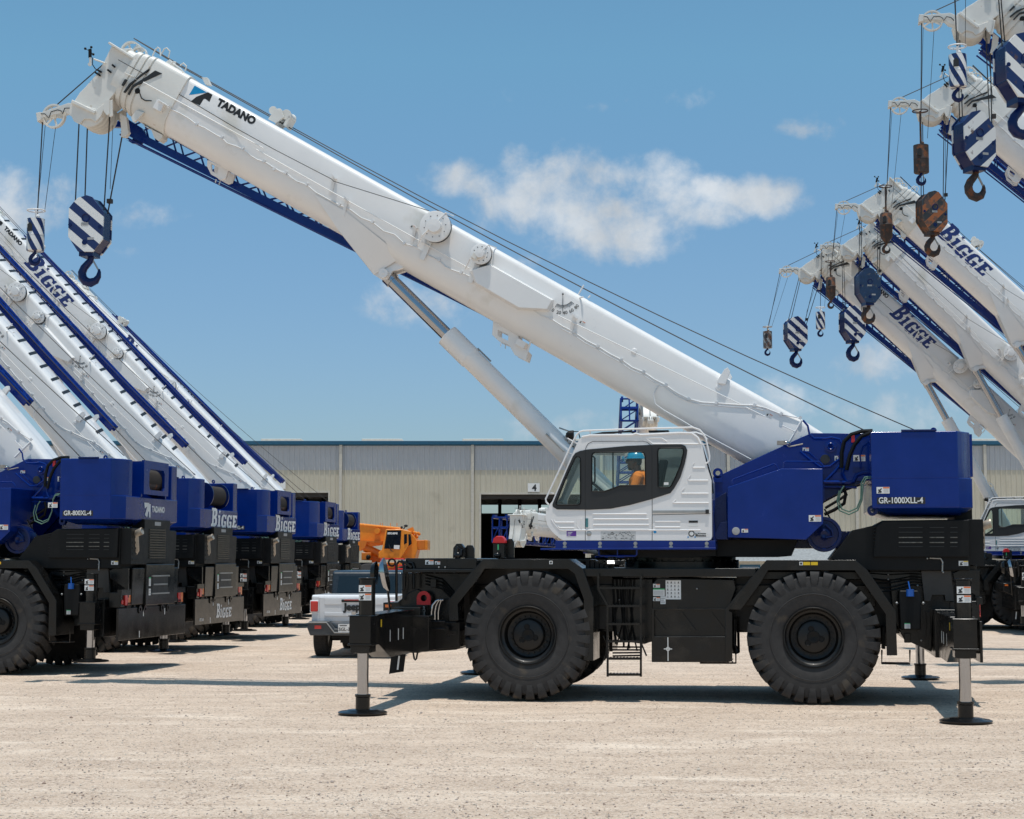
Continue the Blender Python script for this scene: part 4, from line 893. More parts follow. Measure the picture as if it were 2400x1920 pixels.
    m.tube(TB3(vK, -.32, [(820, 330), (820, 430), (860, 490), (920, 520)]), .008); m.bar(*TB3(vK, -.31, [(860, 540), (930, 585)]), .03, .03); m.bar(*TB3(vK, -.31, [(890, 505), (945, 535)]), .03, .03); m.bar(*TB3(vK, -.31, [(1030, 500), (1080, 540)]), .02, .03); m.bar(*TB3(vK, -.31, [(1095, 430), (1135, 465)]), .02, .03)
    m.tube(TB3(vK, -.13, [(95, 1120), (150, 1120), (205, 1180), (240, 1090), (330, 1065), (380, 1080), (400, 1120), (430, 1040), (500, 1040), (560, 1080)]), .008)
    c = TB3(vK, -.39, [(1455, 800)])[0]; m.lathe([(-.03, .0), (-.03, .04), (.01, .055), (.02, .0)], c, 'y', 14); m.tube(TB3(vK, -.4, [(1480, 820), (1505, 900), (1560, 935), (1650, 937)]), .009)
    part('sensor_cable', m, blackm, boom)
    m = MB(); q = TB(vK, -.39, [(1745, 935), (1850, 990), (1790, 1105), (1685, 1045)]); m.prism(q, -.46, -.38)
    m.bar(*TB3(vK, -.46, [(1750, 930), (1900, 1020)]), .06, .02); part('cable_box', m, white, boom, bev=.004)
    # small fittings along the boom
    m = MB()
    pts = [(1215, 625), (1300, 665), (1360, 700), (1420, 745), (1475, 768), (1560, 820), (1600, 840), (1640, 880), (1700, 900), (1750, 920), (1810, 970), (1860, 1000), (1905, 1012), (1970, 1055), (2030, 1090), (2062, 1095), (2156, 1165)]
    w = TB3(vA, -.385, pts) + TB3(vB, -.385, [(55, 85), (130, 145), (215, 170), (290, 230), (365, 255), (430, 310), (520, 360), (600, 400), (680, 435), (760, 495), (840, 525), (920, 590), (1000, 615), (1070, 680), (1155, 705), (1230, 760), (1320, 800), (1370, 850), (1430, 875), (1480, 890), (1560, 925)])
    m.tube(w, .009, 6)
    w2 = TB3(vC, -.385, [(125, 200), (180, 240), (245, 262), (320, 310), (390, 345), (470, 400), (540, 435), (620, 485), (690, 520), (760, 570), (830, 598), (900, 645), (970, 680), (1040, 730), (1115, 768), (1200, 790), (1290, 795), (1440, 806), (1530, 808), (1600, 825), (1700, 865), (1760, 878), (1820, 890)])
    m.tube(w2, .010, 6); m.tube([v + Vector((0, 0, -.04)) for v in w2[3:-3]], .008, 6)
    m.tube(TB3(vC, -.38, [(970, 680), (920, 690), (893, 740), (905, 800), (960, 840), (1075, 905), (1230, 1000), (1380, 1080), (1510, 1150)]), .009, 6)
    for p in w[::3] + w2[::2]: m.box(p.x - .02, p.x + .02, p.y - .02, p.y + .005, p.z - .02, p.z + .03)
    part('boom_cable', m, wirew, boom)
    m = MB()
    m.tube(TB3(vK, -.40, [(1180, 360), (1340, 450), (1640, 610)]) + TB3(vA, -.40, [(1700, 770)]) + TB3(vB, -.50, [(130, 0), (545, 215), (560, 230)]) + TB3(vB, -.48, [(1250, 445)]), .006, 5)
    part('sensor_wire', m, rope, boom)
    m = MB()
    for v, a, b in ((vA, (1035, 440), (1900, 915)), (vB, (0, 0), (570, 320)), (vB, (570, 320), (1540, 860)), (vC, (290, 240), (1440, 800)), (vC, (1475, 820), (1600, 880)), (vC, (1705, 935), (1790, 975))): m.tube(TB3(v, -.44, [a, b]), .009, 6)
    m.tube(TB3(vC, -.43, [(1740, 1060), (1830, 905)]), .02, 6)
    for v, x, y in ((vB, 655, 365), (vB, 1150, 560), (vC, 395, 250), (vB, 565, 205)):
        p = TB3(v, -.41, [(x, y)])[0]; m.bar(p, p + Vector((.07, .03, -.26)), .01, .05); m.bar(p + Vector((-.05, -.02, .03)), p + Vector((.05, -.02, -.01)), .08, .02)
    part('guide_rod', m, white, boom)
    # winch reels on the side
    for (x, y, r, name) in ((1300, 563, 118, 'cable_reel'), (1628, 762, 78, 'cable_reel')):
        c = TB(vB, -.5, [(x, y)])[0]; rr_ = r / 3.08 / 155; m = MB(); yy_ = -.38
        m.lathe([(yy_, rr_ * .8), (yy_ - .15, rr_ * .8), (yy_ - .16, rr_), (yy_ - .20, rr_), (yy_ - .205, rr_ * .9), (yy_ - .20, rr_ * .45), (yy_ - .29, rr_ * .42), (yy_ - .295, 0)], (c[0], 0, c[1]), 'y', 44)
        rl = part(name, m, white, boom)
        m = MB(); m.lathe([(yy_ - .06, rr_ * .9), (yy_ - .07, rr_ * .985), (yy_ - .15, rr_ * .985), (yy_ - .16, rr_ * .9)], (c[0], 0, c[1]), 'y', 44)
        for k in range(10): a = k * math.pi / 5; m.cyl((c[0] + rr_ * .7 * math.cos(a), yy_ - .20, c[1] + rr_ * .7 * math.sin(a)), (c[0] + rr_ * .7 * math.cos(a), yy_ - .212, c[1] + rr_ * .7 * math.sin(a)), .008, seg=6)
        part('reel_groove', m, dblack, rl)
        m = MB(); m.tube([(c[0] + .1, -.3, c[1] + rr_ + .06), (c[0] + .04, -.58, c[1] + rr_ + .02), (c[0] - .1, -.6, c[1] - rr_ * .9), (c[0] - .14, -.4, c[1] - rr_ - .15)], .009, 6); m.tube([(c[0] + .04, -.58, c[1] + rr_ + .02), (c[0] + .14, -.45, c[1] + rr_ * .7)], .008, 6); m.bar((c[0], -.42, c[1] - rr_ * .8), (c[0] + .03, -.4, c[1] - rr_ - .3), .02, .08)
        part('reel_guard', m, white, rl)
    c = TB(vB, -.56, [(1600, 770)])[0]; part('reel_sensor', MB().box(c[0] - .07, c[0] + .03, -.64, -.55, c[1] - .07, c[1] + .02), agedw, boom, bev=.006)
    m = MB(); o = TB(vB, -.5, [(1562, 872), (1690, 835), (2140, 1090), (2100, 1155), (1900, 1145), (1590, 965)]); i_ = TB(vB, -.38, [(1540, 880), (1680, 820), (2150, 1085), (2120, 1170), (1890, 1160), (1575, 975)])
    n = len(o); m.add([(a, -.52, b) for a, b in o] + [(a, -.37, b) for a, b in i_], [tuple(range(n))] + [(k, (k + 1) % n, (k + 1) % n + n, k + n) for k in range(n)]); part('reel_cover', m, white, boom, bev=.008)
    # angle indicator
    c = TB(vC, -.3812, [(322, 108)])[0]; m = MB(); rad = .31; g = TH0
    def ang(d): a = -math.pi / 2 - g + R(d); return Vector((math.cos(a), 0, math.sin(a)))
    arc = []
    for k in range(17):
        a = ang(-28 + k * 4.2) if 0 else None
    for k in range(17):
        d = -32 + 5.0 * k; t = Vector((math.sin(R(d - 0) + 0), 0, -math.cos(R(d)))); t = Matrix.Rotation(-TH0, 3, 'Y') @ t
        p0 = Vector((c[0], -.3812, c[1])) + t * rad * .55; p1 = Vector((c[0], -.3812, c[1])) + t * rad * (.70 if k % 4 else .75); arc.append(p0); m.bar(p0, p1, .003, .006)
    m.tube(arc, .003, 4)
    for k, s in enumerate(('0', '20', '40', '60', '80')):
        d = -32 + 20 * k; t = Matrix.Rotation(-TH0, 3, 'Y') @ Vector((math.sin(R(d)), 0, -math.cos(R(d)))); p = Vector((c[0], -.3812, c[1])) + t * rad * .92
        ux = Matrix.Rotation(-TH0, 3, 'Y') @ Vector((math.cos(R(d)), 0, math.sin(R(d)))); uy = Matrix.Rotation(-TH0, 3, 'Y') @ Vector((-math.sin(R(d)), 0, math.cos(R(d))))
        t_ = text_mb(s, .075, p - ux * (.022 * len(s)) - uy * .03, ux, uy, .002, .0008); m.add(t_.v, t_.f)
    gd = Matrix.Rotation(-TH0, 3, 'Y') @ Vector((0, 0, -1)); p = Vector((c[0], -.40, c[1])); m.bar(p + gd * -.02, p + gd * .30, .006, .006); m.sph(p, .014)
    part('angle_indicator', m, dblack, boom)
    m = MB()
    for v, x, y in ((vB, 1110, 560), (vC, 420, 285), (vC, 1600, 870)): q = TB(v, -.3812, [(x, y)])[0]; decal(m, q[0], q[1], .10, .05, -.3812, 'warn', (math.cos(0), 0, 0))
    part('boom_decal', m, DM, boom)
    # rear lug, sheave block on top
    m = MB(); q = TB(vC, -.3, [(1300, 655), (1305, 675), (1350, 680), (1380, 600), (1365, 575), (1345, 585)]); m.prism(q, -.42, -.36); m.prism(q, .36, .42)
    for x, y in ((405, 135), (480, 130)): m.tube(TB3(vC, -.3, [(x, y), (x + 48, y - 85) if x < 450 else (x + 15, y - 15)]), .012)
    m.tube([TB3(vC, -.3, [(405, 135)])[0], TB3(vC, -.42, [(450, 125)])[0]], .012)
    part('boom_lug', m, white, boom, bev=.004)
    m = MB(); q = TB(vA, -.2, [(1935, 705), (1985, 635), (2030, 640), (2050, 690), (1990, 735)])
    m.prism(q, -.2, -.16); m.prism(q, .16, .2)
    for x, y, r in ((1990, 660, .07), (2030, 680, .08), (2085, 690, .085)): c = TB(vA, 0, [(x, y)])[0]; m.lathe([(-.15, 0), (-.15, r), (-.12, r * .8), (.12, r * .8), (.15, r), (.15, 0)], (c[0], 0, c[1]), 'y', 24)
    m.bar(*TB3(vA, 0, [(2070, 770), (2110, 700)]), .3, .05); q = TB(vA, -.2, [(1455, 405), (1495, 405), (1520, 460), (1480, 455)]); m.prism(q, -.2, -.1); part('rope_roller', m, agedw, boom, bev=.004)
    # lift cylinder lug below the boom
    LG = TB(vB, -.1, [(935, 905)])[0]
    for sg in (-1, 1):
        q = TB(vB, -.3, [(410, 315), (580, 565), (850, 905), (920, 945), (960, 940), (990, 880), (1050, 870), (1075, 790), (960, 640), (640, 430)])
        m = MB(); q1 = TB(vB, -.12, [(580, 565), (850, 905), (910, 945), (950, 945), (990, 885), (1040, 870), (1090, 850), (1000, 760), (700, 500)])
        n = len(q1); m.add([(a, sg * .17, b) for a, b in q1] + [(a, sg * .10, b) for a, b in q1], [tuple(range(n)), tuple(range(2 * n - 1, n - 1, -1))] + [(k, (k + 1) % n, (k + 1) % n + n, k + n) for k in range(n)])
        t1 = TB(vB, -.385, [(410, 315), (650, 450), (580, 565)]); e = TB(vB, -.2, [(850, 905), (880, 720), (940, 680), (1040, 790)])
        P = lambda p, y: (p[0], sg * y, p[1])
        m.add([P(t1[0], .388), P(t1[1], .388), P(t1[2], .35), P(e[0], .18), P(e[1], .33), P(e[2], .36), P(e[3], .22)], [(0, 1, 2), (2, 1, 5, 4), (2, 4, 3), (4, 5, 6), (3, 4, 6)])
        if sg < 0: lug = part('cylinder_bracket', m, white, boom)
        else: part('cylinder_bracket', m, white, boom)
    m = MB(); m.cyl((LG[0], -.26, LG[1]), (LG[0], .26, LG[1]), .075, seg=24); m.cyl((LG[0], -.27, LG[1]), (LG[0], -.26, LG[1]), .02); part('bracket_pin', m, white, boom)
    # brackets under the boom holding the jib
    m = MB(); q = TB(vB, .1, [(1720, 1245), (1712, 1345), (1760, 1390), (1835, 1420), (1875, 1490), (1955, 1530), (1972, 1470), (1905, 1400), (1900, 1330)]); h = TB(vB, .1, [(1755, 1310), (1830, 1345), (1828, 1388), (1752, 1352)]); m.prism(q, .0, .06, holes=[h]); m.prism(q, .35, .4, holes=[h])
    c = TB3(vB, -.1, [(1910, 1400)])[0]; m.box(c.x - .08, c.x + .08, -.1, .2, c.z - .05, c.z + .05); m.tube(TB3(vB, -.1, [(1985, 1380), (1960, 1460)]), .015); m.tube(TB3(vB, -.1, [(1770, 1395), (1765, 1425)]), .008); m.tube(TB3(vB, -.1, [(1800, 1405), (1800, 1440)]), .008)
    q = TB(vA, .2, [(1520, 1015), (1515, 1060), (1545, 1120), (1620, 1160), (1650, 1150), (1670, 1090)]); h = TB(vA, .2, [(1545, 1045), (1600, 1070), (1590, 1115), (1550, 1095)]); m.prism(q, .05, .1, holes=[h]); m.prism(q, .4, .45, holes=[h]); m.tube(TB3(vA, .05, [(1560, 1140), (1555, 1165)]), .01); m.tube(TB3(vA, .05, [(1590, 1150), (1580, 1180)]), .01)
    part('jib_bracket', m, white, boom, bev=.004)
    # stowed lattice jib
    m = MB(); jy = .62
    J0 = bpt(292, 322, YC + jy); J1 = bpt(1105, 722, YC + jy); J0l = bpt(300, 330, YC + jy); d = Vector((J1[0] - J0[0], 0, J1[1] - J0[1])); Lj = d.length; d.normalize(); nrm = Vector((d.z, 0, -d.x)); nrm = nrm if nrm.z > 0 else -nrm
    base = Vector((J0[0], 0, J0[1])); ext_ = 2.2
    d2 = d
    def jp(s, y, h): hh = h * max(.22, 1 - s / Lj * .72); yy_ = jy + (y * (1 - s / (Lj + ext_) * .5)); return base + d2 * s + nrm * (hh - .34 * (1 - max(.22, 1 - s / Lj * .72)) * 0) + Vector((0, yy_, 0))
    tot = Lj + ext_
    for y in (-.2, .2):
        m.tube([jp(0, y, .4), jp(Lj, y, .4), jp(tot, y, .4)], [.045, .04, .03], 8); m.bar(jp(0, y, .11), jp(tot, y, .05), .05, .13 if y < 0 else .09); m.tube([jp(0, y, 0), jp(tot, y, 0)], .017, 6)
    N = 16
    for k in range(N):
        s0 = tot * k / N; s1 = tot * (k + 1) / N; sm = (s0 + s1) / 2
        for y in (-.2, .2): m.tube([jp(s0, y, .08), jp(sm, y, .4), jp(s1, y, .08)], .018, 6)
        for h in (.08, .4): m.tube([jp(s0, -.2, h), jp(sm, .2, h), jp(s1, -.2, h)], .014, 6)
    m.prism(TB(vK, .5, [(1110, 1240), (1200, 1250), (1290, 1180), (1530, 1330), (1700, 1560), (1560, 1500), (1340, 1330), (1120, 1320)]), .4, .5); m.prism(TB(vK, .5, [(1290, 1480), (1380, 1530), (1400, 1470), (1300, 1420), (1330, 1400), (1560, 1480), (1520, 1560), (1380, 1540)]), .45, .5)
    part('lattice_jib', m, blue, boom)
    # anti-slip patches on the top of the boom
    m = MB()
    for k in range(28): x = -1.4 - k * .385; m.add([(x, -.31, .1535), (x - .075, -.31, .1535), (x - .225, .31, .1535), (x - .15, .31, .1535)], [(0, 1, 2, 3)])
    nonslip = part('anti_slip_coating', m, dblack, boom)
    # ladder-like handles at boom foot
    c = Vector((.0, 0, 0))
    m = MB(); m.sph((-1.9, -.383, -.05), .05, sc=(1, .15, 1)); m.sph((-3.3, -.383, -.2), .05, sc=(1, .15, 1)); part('boom_plug', m, white, boom)
    meta = dict(SH=SH, AX=AX, LG=LG, boom=boom, nonslip=nonslip, XR=XR, zm=zm, zb=zb, zt=zt, y0=y0, xa=xa, xb=xb)
    return root, meta
PROTO, META = build_proto()

# ================================================================== per-crane fitting out
def kids(o, nm): return [c for c in o.children if c.name.split('.')[0] == nm]
def RYo(v, th): c, s = math.cos(th), math.sin(th); return Vector((v[0] * c + v[2] * s, v[1], -v[0] * s + v[2] * c))
PV = Vector((PIV[0], YC, PIV[1]))
BASE = Vector((loc(*(1530, 1262), YC)[0], YC, loc(*(1530, 1262), YC)[1]))
_t = Vector((loc(1052, 783, YC)[0], YC, loc(1052, 783, YC)[1])); BARREL = (_t - BASE).length
def W(root, v): return root.matrix_basis @ Vector(v)
HOOK_ME = {}
def hook_parts(root, s, mt, org, nm='hook'):
    key = (nm, mt.name, round(s, 3))
    if key not in HOOK_ME:
        m = MB(); P = [(.0, .02), (-.01, -.05), (-.055, -.10), (-.12, -.17), (-.155, -.25), (-.145, -.335), (-.09, -.40), (0, -.425), (.09, -.39), (.135, -.32), (.145, -.25), (.14, -.20)]
        r = [.05, .055, .06, .065, .07, .073, .075, .075, .062, .045, .03, .016]
        m.tube([(a * s, 0, b * s) for a, b in P], [q * s for q in r], 14)
        l = MB(); l.bar((.02 * s, 0, -.03 * s), (.135 * s, 0, -.225 * s), .03 * s, .022 * s)
        HOOK_ME[key] = (m.mesh(nm, [mt], 60), l.mesh('latch', [steel]))
    h = link(nm, HOOK_ME[key][0], root); h.location = org; l = link('latch', HOOK_ME[key][1], h); return h
def hook_block(pos, yaw, mt, hookm, label, s=1.0, bolts=True, bodym=None, group='hook blocks hanging from the crane booms'):
    root = empty('hook_block', pos, yaw); tag(root, label, 'hook block', group)
    A = [(508, 1350), (545, 1305), (580, 1272), (650, 1253), (695, 1268), (745, 1330), (792, 1388), (788, 1600), (712, 1695), (590, 1690), (545, 1625), (508, 1570)]
    q = [((x - 648) / 465 * s, (1480 - y) / 465 * s) for x, y in A]
    for y0_, y1_ in ((-.19, -.155), (.155, .19)): part('cheek_plate', MB().prism(q, y0_ * s, y1_ * s), mt, root, bev=.004)
    m = MB(); qi = [(a * .96, b * .96) for a, b in q]
    m.prism(qi, -.152 * s, .152 * s); [m.box(-.28 * s, -.2 * s, -.155 * s, .155 * s, z * s - .02, z * s + .02) for z in (-.2, .1)]
    for y in (-.09, .09): m.lathe([(y - .03, 0), (y - .03, .24 * s), (y, .21 * s), (y + .03, .24 * s), (y + .03, 0)], (0, 0, .12 * s), 'y', 28)
    m.box(-.12 * s, .12 * s, -.155 * s, .155 * s, -.52 * s, -.38 * s); m.box(.2 * s, .28 * s, -.16 * s, .16 * s, -.1 * s, -.06 * s)
    part('block_body', m, bodym or navy, root)
    if bolts:
        m = MB(); m.lathe([(-.195 * s, .05 * s), (-.20 * s, .07 * s), (-.19 * s, .075 * s)], (0, 0, .11 * s), 'y', 20); m.cyl((-.27 * s, -.2 * s, .0), (-.27 * s, -.15 * s, .0), .03 * s); m.cyl((.25 * s, -.2 * s, -.05), (.25 * s, -.15 * s, -.05), .03 * s); m.cyl((-.01, -.196 * s, -.3 * s), (-.01, -.18 * s, -.3 * s), .045 * s)
        part('axle_cap', m, navy, root)
        m = MB(); m.box(-.08 * s, .05 * s, -.193 * s, -.1905 * s, -.02, .03); m.box(.04 * s, .15 * s, -.193 * s, -.1905 * s, -.26 * s, -.22 * s); part('capacity_label', m, dgrey, root)
    hook_parts(root, s, hookm, (.03 * s, 0, -.52 * s))
    return root
def ball_hook(pos, mt, hookm, label, s=1.0, style=0, ring=wirew, ringz=.42):
    root = empty('ball_hook', pos); tag(root, label, 'hook ball', 'small ball hooks hanging from the boom tips')
    m = MB(); r = .145 * s
    if style == 0: m.lathe([(-.27 * s, 0), (-.27 * s, r * .9), (-.255 * s, r), (.0, r), (.0, r * 1.02), (.01, r), (.275 * s, r), (.28 * s, r * .9), (.28 * s, 0)], (0, 0, 0), 'z', 28)
    else: m.lathe([(-.42 * s, 0), (-.40 * s, r * .35), (-.28 * s, r * .95), (-.02, r * 1.0), (0, r * 1.08), (.02, r), (.25 * s, r * .95), (.28 * s, r * .8), (.28 * s, 0)], (0, 0, 0), 'z', 24)
    b = part('weight', m, mt, root)
    m = MB(); m.prism([(-.1 * s, .05 * s), (-.1 * s, .16 * s), (-.06 * s, .2 * s), (-.02 * s, .16 * s), (-.02 * s, .05 * s)], -r * 1.01, -r * .6); m.cyl((-.05 * s, -r * 1.02, -.1 * s), (-.05 * s, -r * .8, -.1 * s), .012); part('socket_slot', m, dblack, root)
    m = MB(); m.tube([(r * math.cos(t), r * math.sin(t), ringz * s) for t in [2 * math.pi * k / 24 for k in range(24)]], .012 * s, 6, closed=True)
    for k in range(4): a = k * math.pi / 2; m.tube([(0, 0, (ringz - .03) * s), (r * math.cos(a), r * math.sin(a), ringz * s)], .006, 5)
    m.cyl((0, 0, .27 * s), (0, 0, ringz * s), .02 * s); m.sph((.03, 0, .32 * s), .035 * s); part('guard_ring', m, ring, root)
    hook_parts(root, s * .5, hookm, (0, 0, (-.27 if style == 0 else -.42) * s))
    return root

def fit_crane(root, cfg):
    boom = kids(root, 'boom')[0]; th = cfg['th']; boom.rotation_euler = (0, th, 0); KX = cfg.get('kx', 1); boom.scale = (KX, 1, 1)
    def RY(v, t_): return RYo((v[0] * KX, v[1], v[2]), t_)
    for c in kids(boom, 'lattice_jib'): c.location = (cfg.get('jx', 0), cfg.get('jy', 0), cfg.get('jz', 0)); c.scale.x = 1.06 if cfg.get('jx') else 1
    if not cfg.get('slip'):
        for c in kids(boom, 'anti_slip_coating'): bpy.data.objects.remove(c)
    lug = PV + RY((META['LG'][0], 0, META['LG'][1]), th); d = (lug - BASE).normalized(); top = BASE + d * BARREL
    m = MB(); m.tube([BASE - d * .2, BASE, top - d * .55, top - d * .52, top - d * .50, top], [.17, .17, .17, .185, .185, .185], 28); m.tube([BASE + d * .9, BASE + d * .93], .178, 24)
    m.tube([BASE + d * 1.6, BASE + d * 1.62], .176, 24)
    cyl = part('lift_cylinder', m, white, root)
    part('cylinder_rod', MB().cyl(top - d * .05, lug - d * .12, .105, seg=28).cyl(lug - d * .14, lug - d * .02, .125, seg=24), chrome, cyl)
    m = MB(); q = Vector((-d.z, 0, d.x)); q = q if q.x < 0 else -q
    for k in range(5): p = BASE + d * (1.75 + .07 * k) + q * -.2; m.box(p.x - .05, p.x + .04, p.y - .12, p.y + .1, p.z - .04, p.z + .03)
    m.tube([BASE + d * 1.9 - q * .2, BASE + d * 2.1 - q * .27, BASE + d * 2.25 - q * .2], .012); m.tube([BASE + d * 1.9 + Vector((0, -.2, 0)), BASE + d * 2.3 + Vector((0, -.2, 0))], .014); m.tube([top - d * .5 - q * .19, top - d * .8 - q * .19], .014)
    part('cylinder_valve', m, steel if cfg.get('main') else white, cyl)
    # hoist ropes from winch to boom tip
    hs = PV + RY((TB(vK, 0, [(1400, 60)])[0][0], 0, TB(vK, 0, [(1400, 60)])[0][1]), th)
    e1 = Vector((loc(2030, 1009, YC)[0], YC - .1, loc(2030, 1009, YC)[1] - .02)); e2 = Vector((loc(2143, 1007, YC + .2)[0], YC + .25, loc(2143, 1007, YC + .2)[1]))
    md = PV + RY((TB(vA, 0, [(1990, 712)])[0][0], 0, TB(vA, 0, [(1990, 712)])[0][1]), th); h2 = PV + RY((TB(vA, 0, [(1262, 303)])[0][0], 0, TB(vA, 0, [(1262, 303)])[0][1]), th)
    m = MB()
    def sag(a, b, g, n=8): return [a.lerp(b, k / n) + Vector((0, 0, -g * 4 * (k / n) * (1 - k / n))) for k in range(n + 1)]
    m.tube([hs, h2] + sag(md, e1, .10), .0095, 6); part('hoist_rope', m, rope, root)
    m = MB(); m.tube([hs + Vector((0, .1, .01)), h2 + Vector((0, .1, .03))] + sag(md + Vector((0, .15, .04)), e2, .17), .0085, 6); part('hoist_rope', m, rope, root)
    sh = PV + RY((META['SH'][0], 0, META['SH'][1]), th); ax = PV + RY((META['AX'][0], 0, META['AX'][1]), th)
    ta = PV + RY((TB(vK, 0, [(1080, 330)])[0][0], 0, TB(vK, 0, [(1080, 330)])[0][1]), th)
    m = MB(); m.tube([ta, ax + Vector((.04, 0, .19))], .010, 6); part('auxiliary_rope', m, rope, root)
    zS = W(root, sh); 
    if cfg.get('block'):
        px, py = cfg['block']; zc = wpt(px, py, zS.y).z; s = cfg.get('bs', 1.0)
        bx = wpt(px, py, zS.y).x; c = Vector((bx, zS.y, zc))
        hook_block(c, cfg.get('byaw', -PSI), cfg['bmat'], cfg.get('hmat', navy), cfg['blabel'], s, bodym=cfg.get('bodym'))
        iv = root.matrix_basis.inverted(); cl = iv @ c
        m = MB()
        for dx, dx2, y in ((-.25, -.23, -.10), (-.20, -.16, .12), (.27, .26, -.06)): m.tube([(sh.x + dx, YC + y, sh.z), (cl.x + dx2 * s, cl.y + y, cl.z + .25 * s)], .011, 6)
        so = PV + RY((TB(vK, 0, [(1235, 1430)])[0][0], 0, TB(vK, 0, [(1235, 1430)])[0][1]), th)
        m.tube([so, (cl.x + .30 * s, cl.y, cl.z + .2 * s)], .012, 6); m.tube([(sh.x + .30, YC, sh.z - .2), (cl.x + .33 * s, YC, cl.z + .62 * s)], .005, 5); m.box(cl.x + .29 * s, cl.x + .37 * s, YC - .04, YC + .04, cl.z + .38 * s, cl.z + .45 * s)
        part('block_rope', m, rope, root)
    if cfg.get('ball'):
        zA = W(root, ax); px, py = cfg['ball']; q = wpt(px, py, zA.y); s = cfg.get('as', 1.0)
        ball_hook(q, cfg['amat'], cfg.get('ahmat', navy), cfg['alabel'], s, cfg.get('astyle', 0), cfg.get('ring', wirew), cfg.get('ringz', .42))
        ql = root.matrix_basis.inverted() @ q; m = MB()
        m.tube([(ax.x - .20, YC, ax.z), (ql.x, YC, ql.z + .3 * s)], .010, 6); m.tube([(ax.x - .17, YC + .04, ax.z - .1), (ql.x, YC, ql.z + .42 * s)], .005, 5); m.tube([(ax.x + .03, YC, ax.z - .2), (ql.x + .13, YC, ql.z + .42 * s)], .005, 5); part('ball_rope', m, rope, root)
    if cfg.get('open'):
        for c in kids(kids(root, 'counterweight')[0], 'winch_frame') + kids(kids(root, 'counterweight')[0], 'winch_motor'): bpy.data.objects.remove(c)
    nr = cfg.get('narrow', 1)
    if nr != 1:
        for c in kids(root, 'counterweight') + kids(root, 'winch') + kids(root, 'rope_winding'):
            c.scale.x = nr; c.location.x = META['XR'] * (1 - nr)
    # lettering
    y0, XR, zb, zm = META['y0'], META['XR'], META['zb'], META['zm']
    if cfg.get('side'):
        a = loc(*vD(1228, 625), y0); b = loc(*vD(1532, 581), y0); sh_ = (1 - nr) * 1.38; a = (a[0] + sh_, a[1]); b = (b[0] + sh_, b[1]); wd = (b[0] - a[0]) * cfg.get('sidew', 1)
        part('model_plate', MB().box(a[0], a[0] + wd, y0 - .004, y0 - .0005, a[1], b[1]), dblack, root)
        t = text_mb(cfg['side'], .118, (a[0] + .02, y0 - .005, a[1] + .014), (1, 0, 0), (0, 0, 1), .002, .0025, sx=1); mx_ = max(v.x for v in t.v) - a[0] - .02; k = (wd - .05) / mx_
        t.v = [Vector((a[0] + .02 + (v.x - a[0] - .02) * k, v.y, v.z)) for v in t.v]; part('lettering', t, dwhite, root)
    if cfg.get('rear') == 'maker':
        t = text_mb('TADANO', .15, (XR + .003, YC - .05, zb + .17), (0, 1, 0), (0, 0, 1), .002, .008); t.add([(XR + .005, YC - .08 + a, zb + b) for a, b in ((-.36, .33), (-.33, .22), (-.22, .26), (-.1, .33))], [(0, 1, 2, 3)]); t.add([(XR + .005, YC - .08 + a, zb + b) for a, b in ((-.18, .31), (-.32, .10), (-.2, .06), (-.15, .17), (-.12, .17), (-.12, .06), (-.04, .06), (-.04, .31))], [tuple(range(8))])
        part('lettering', t, dwhite, root)
    elif cfg.get('rear'):
        part('lettering', bigge_mb(.42, (XR + .003, YC - .6, zb + .04), (0, 1, 0), (0, 0, 1), .003, sx=1.3), dwhite, root)
        part('lettering', bigge_mb(.32, (6.423, YC - .3, .72), (0, 1, 0), (0, 0, 1), .003), dwhite, root)
        part('lettering', text_mb('RTC-80', .08, (6.423, .3, .68), (0, 1, 0), (0, 0, 1), .003, .002), dwhite, root)
    bt = cfg.get('boomtext', '')
    if 'T' in bt:
        m = MB(); P = lambda pts: [(a, -.3812, b) for a, b in TB(vA, -.3812, pts)]
        part('logo_mark', MB().add(P([(1405, 464), (1364, 532), (1400, 528), (1495, 514)]), [(0, 1, 2, 3)]), cyanm, boom)
        m.add(P([(1500, 512), (1418, 545), (1377, 578), (1442, 608), (1470, 562), (1482, 560), (1498, 572), (1512, 582), (1534, 530)]), [tuple(range(9))])
        o = TB(vA, -.3812, [(1560, 603)])[0]; e = TB(vA, -.3812, [(1830, 748)])[0]; ux = Vector((e[0] - o[0], 0, e[1] - o[1])); t = text_mb('TADANO', .22, (o[0], -.3812, o[1]), ux, (-ux.z, 0, ux.x), .0005, .014)
        w_ = max((v - Vector((o[0], -.3812, o[1]))).dot(ux.normalized()) for v in t.v); k = ux.length / w_; u = ux.normalized(); oo = Vector((o[0], -.3812, o[1]))
        t.v = [oo + u * (v - oo).dot(u) * k + (v - oo - u * (v - oo).dot(u)) * k for v in t.v]; m.add(t.v, t.f); part('lettering', m, dblack, boom)
    if 'B' in bt:
        part('lettering', bigge_mb(.56, (cfg.get('bx', -9.75), -.3812, -.34), (1, 0, 0), (0, 0, 1), .0005, sx=1.0, shear=.25), mat('letter_blue', (.012, .03, .16), .4) if 'letter_blue' not in MATS else MATS['letter_blue'], boom)
    if cfg.get('nomirror'):
        for c in kids(root, 'mirror') + kids(root, 'mirror_arm') + kids(root, 'fitting'): bpy.data.objects.remove(c)
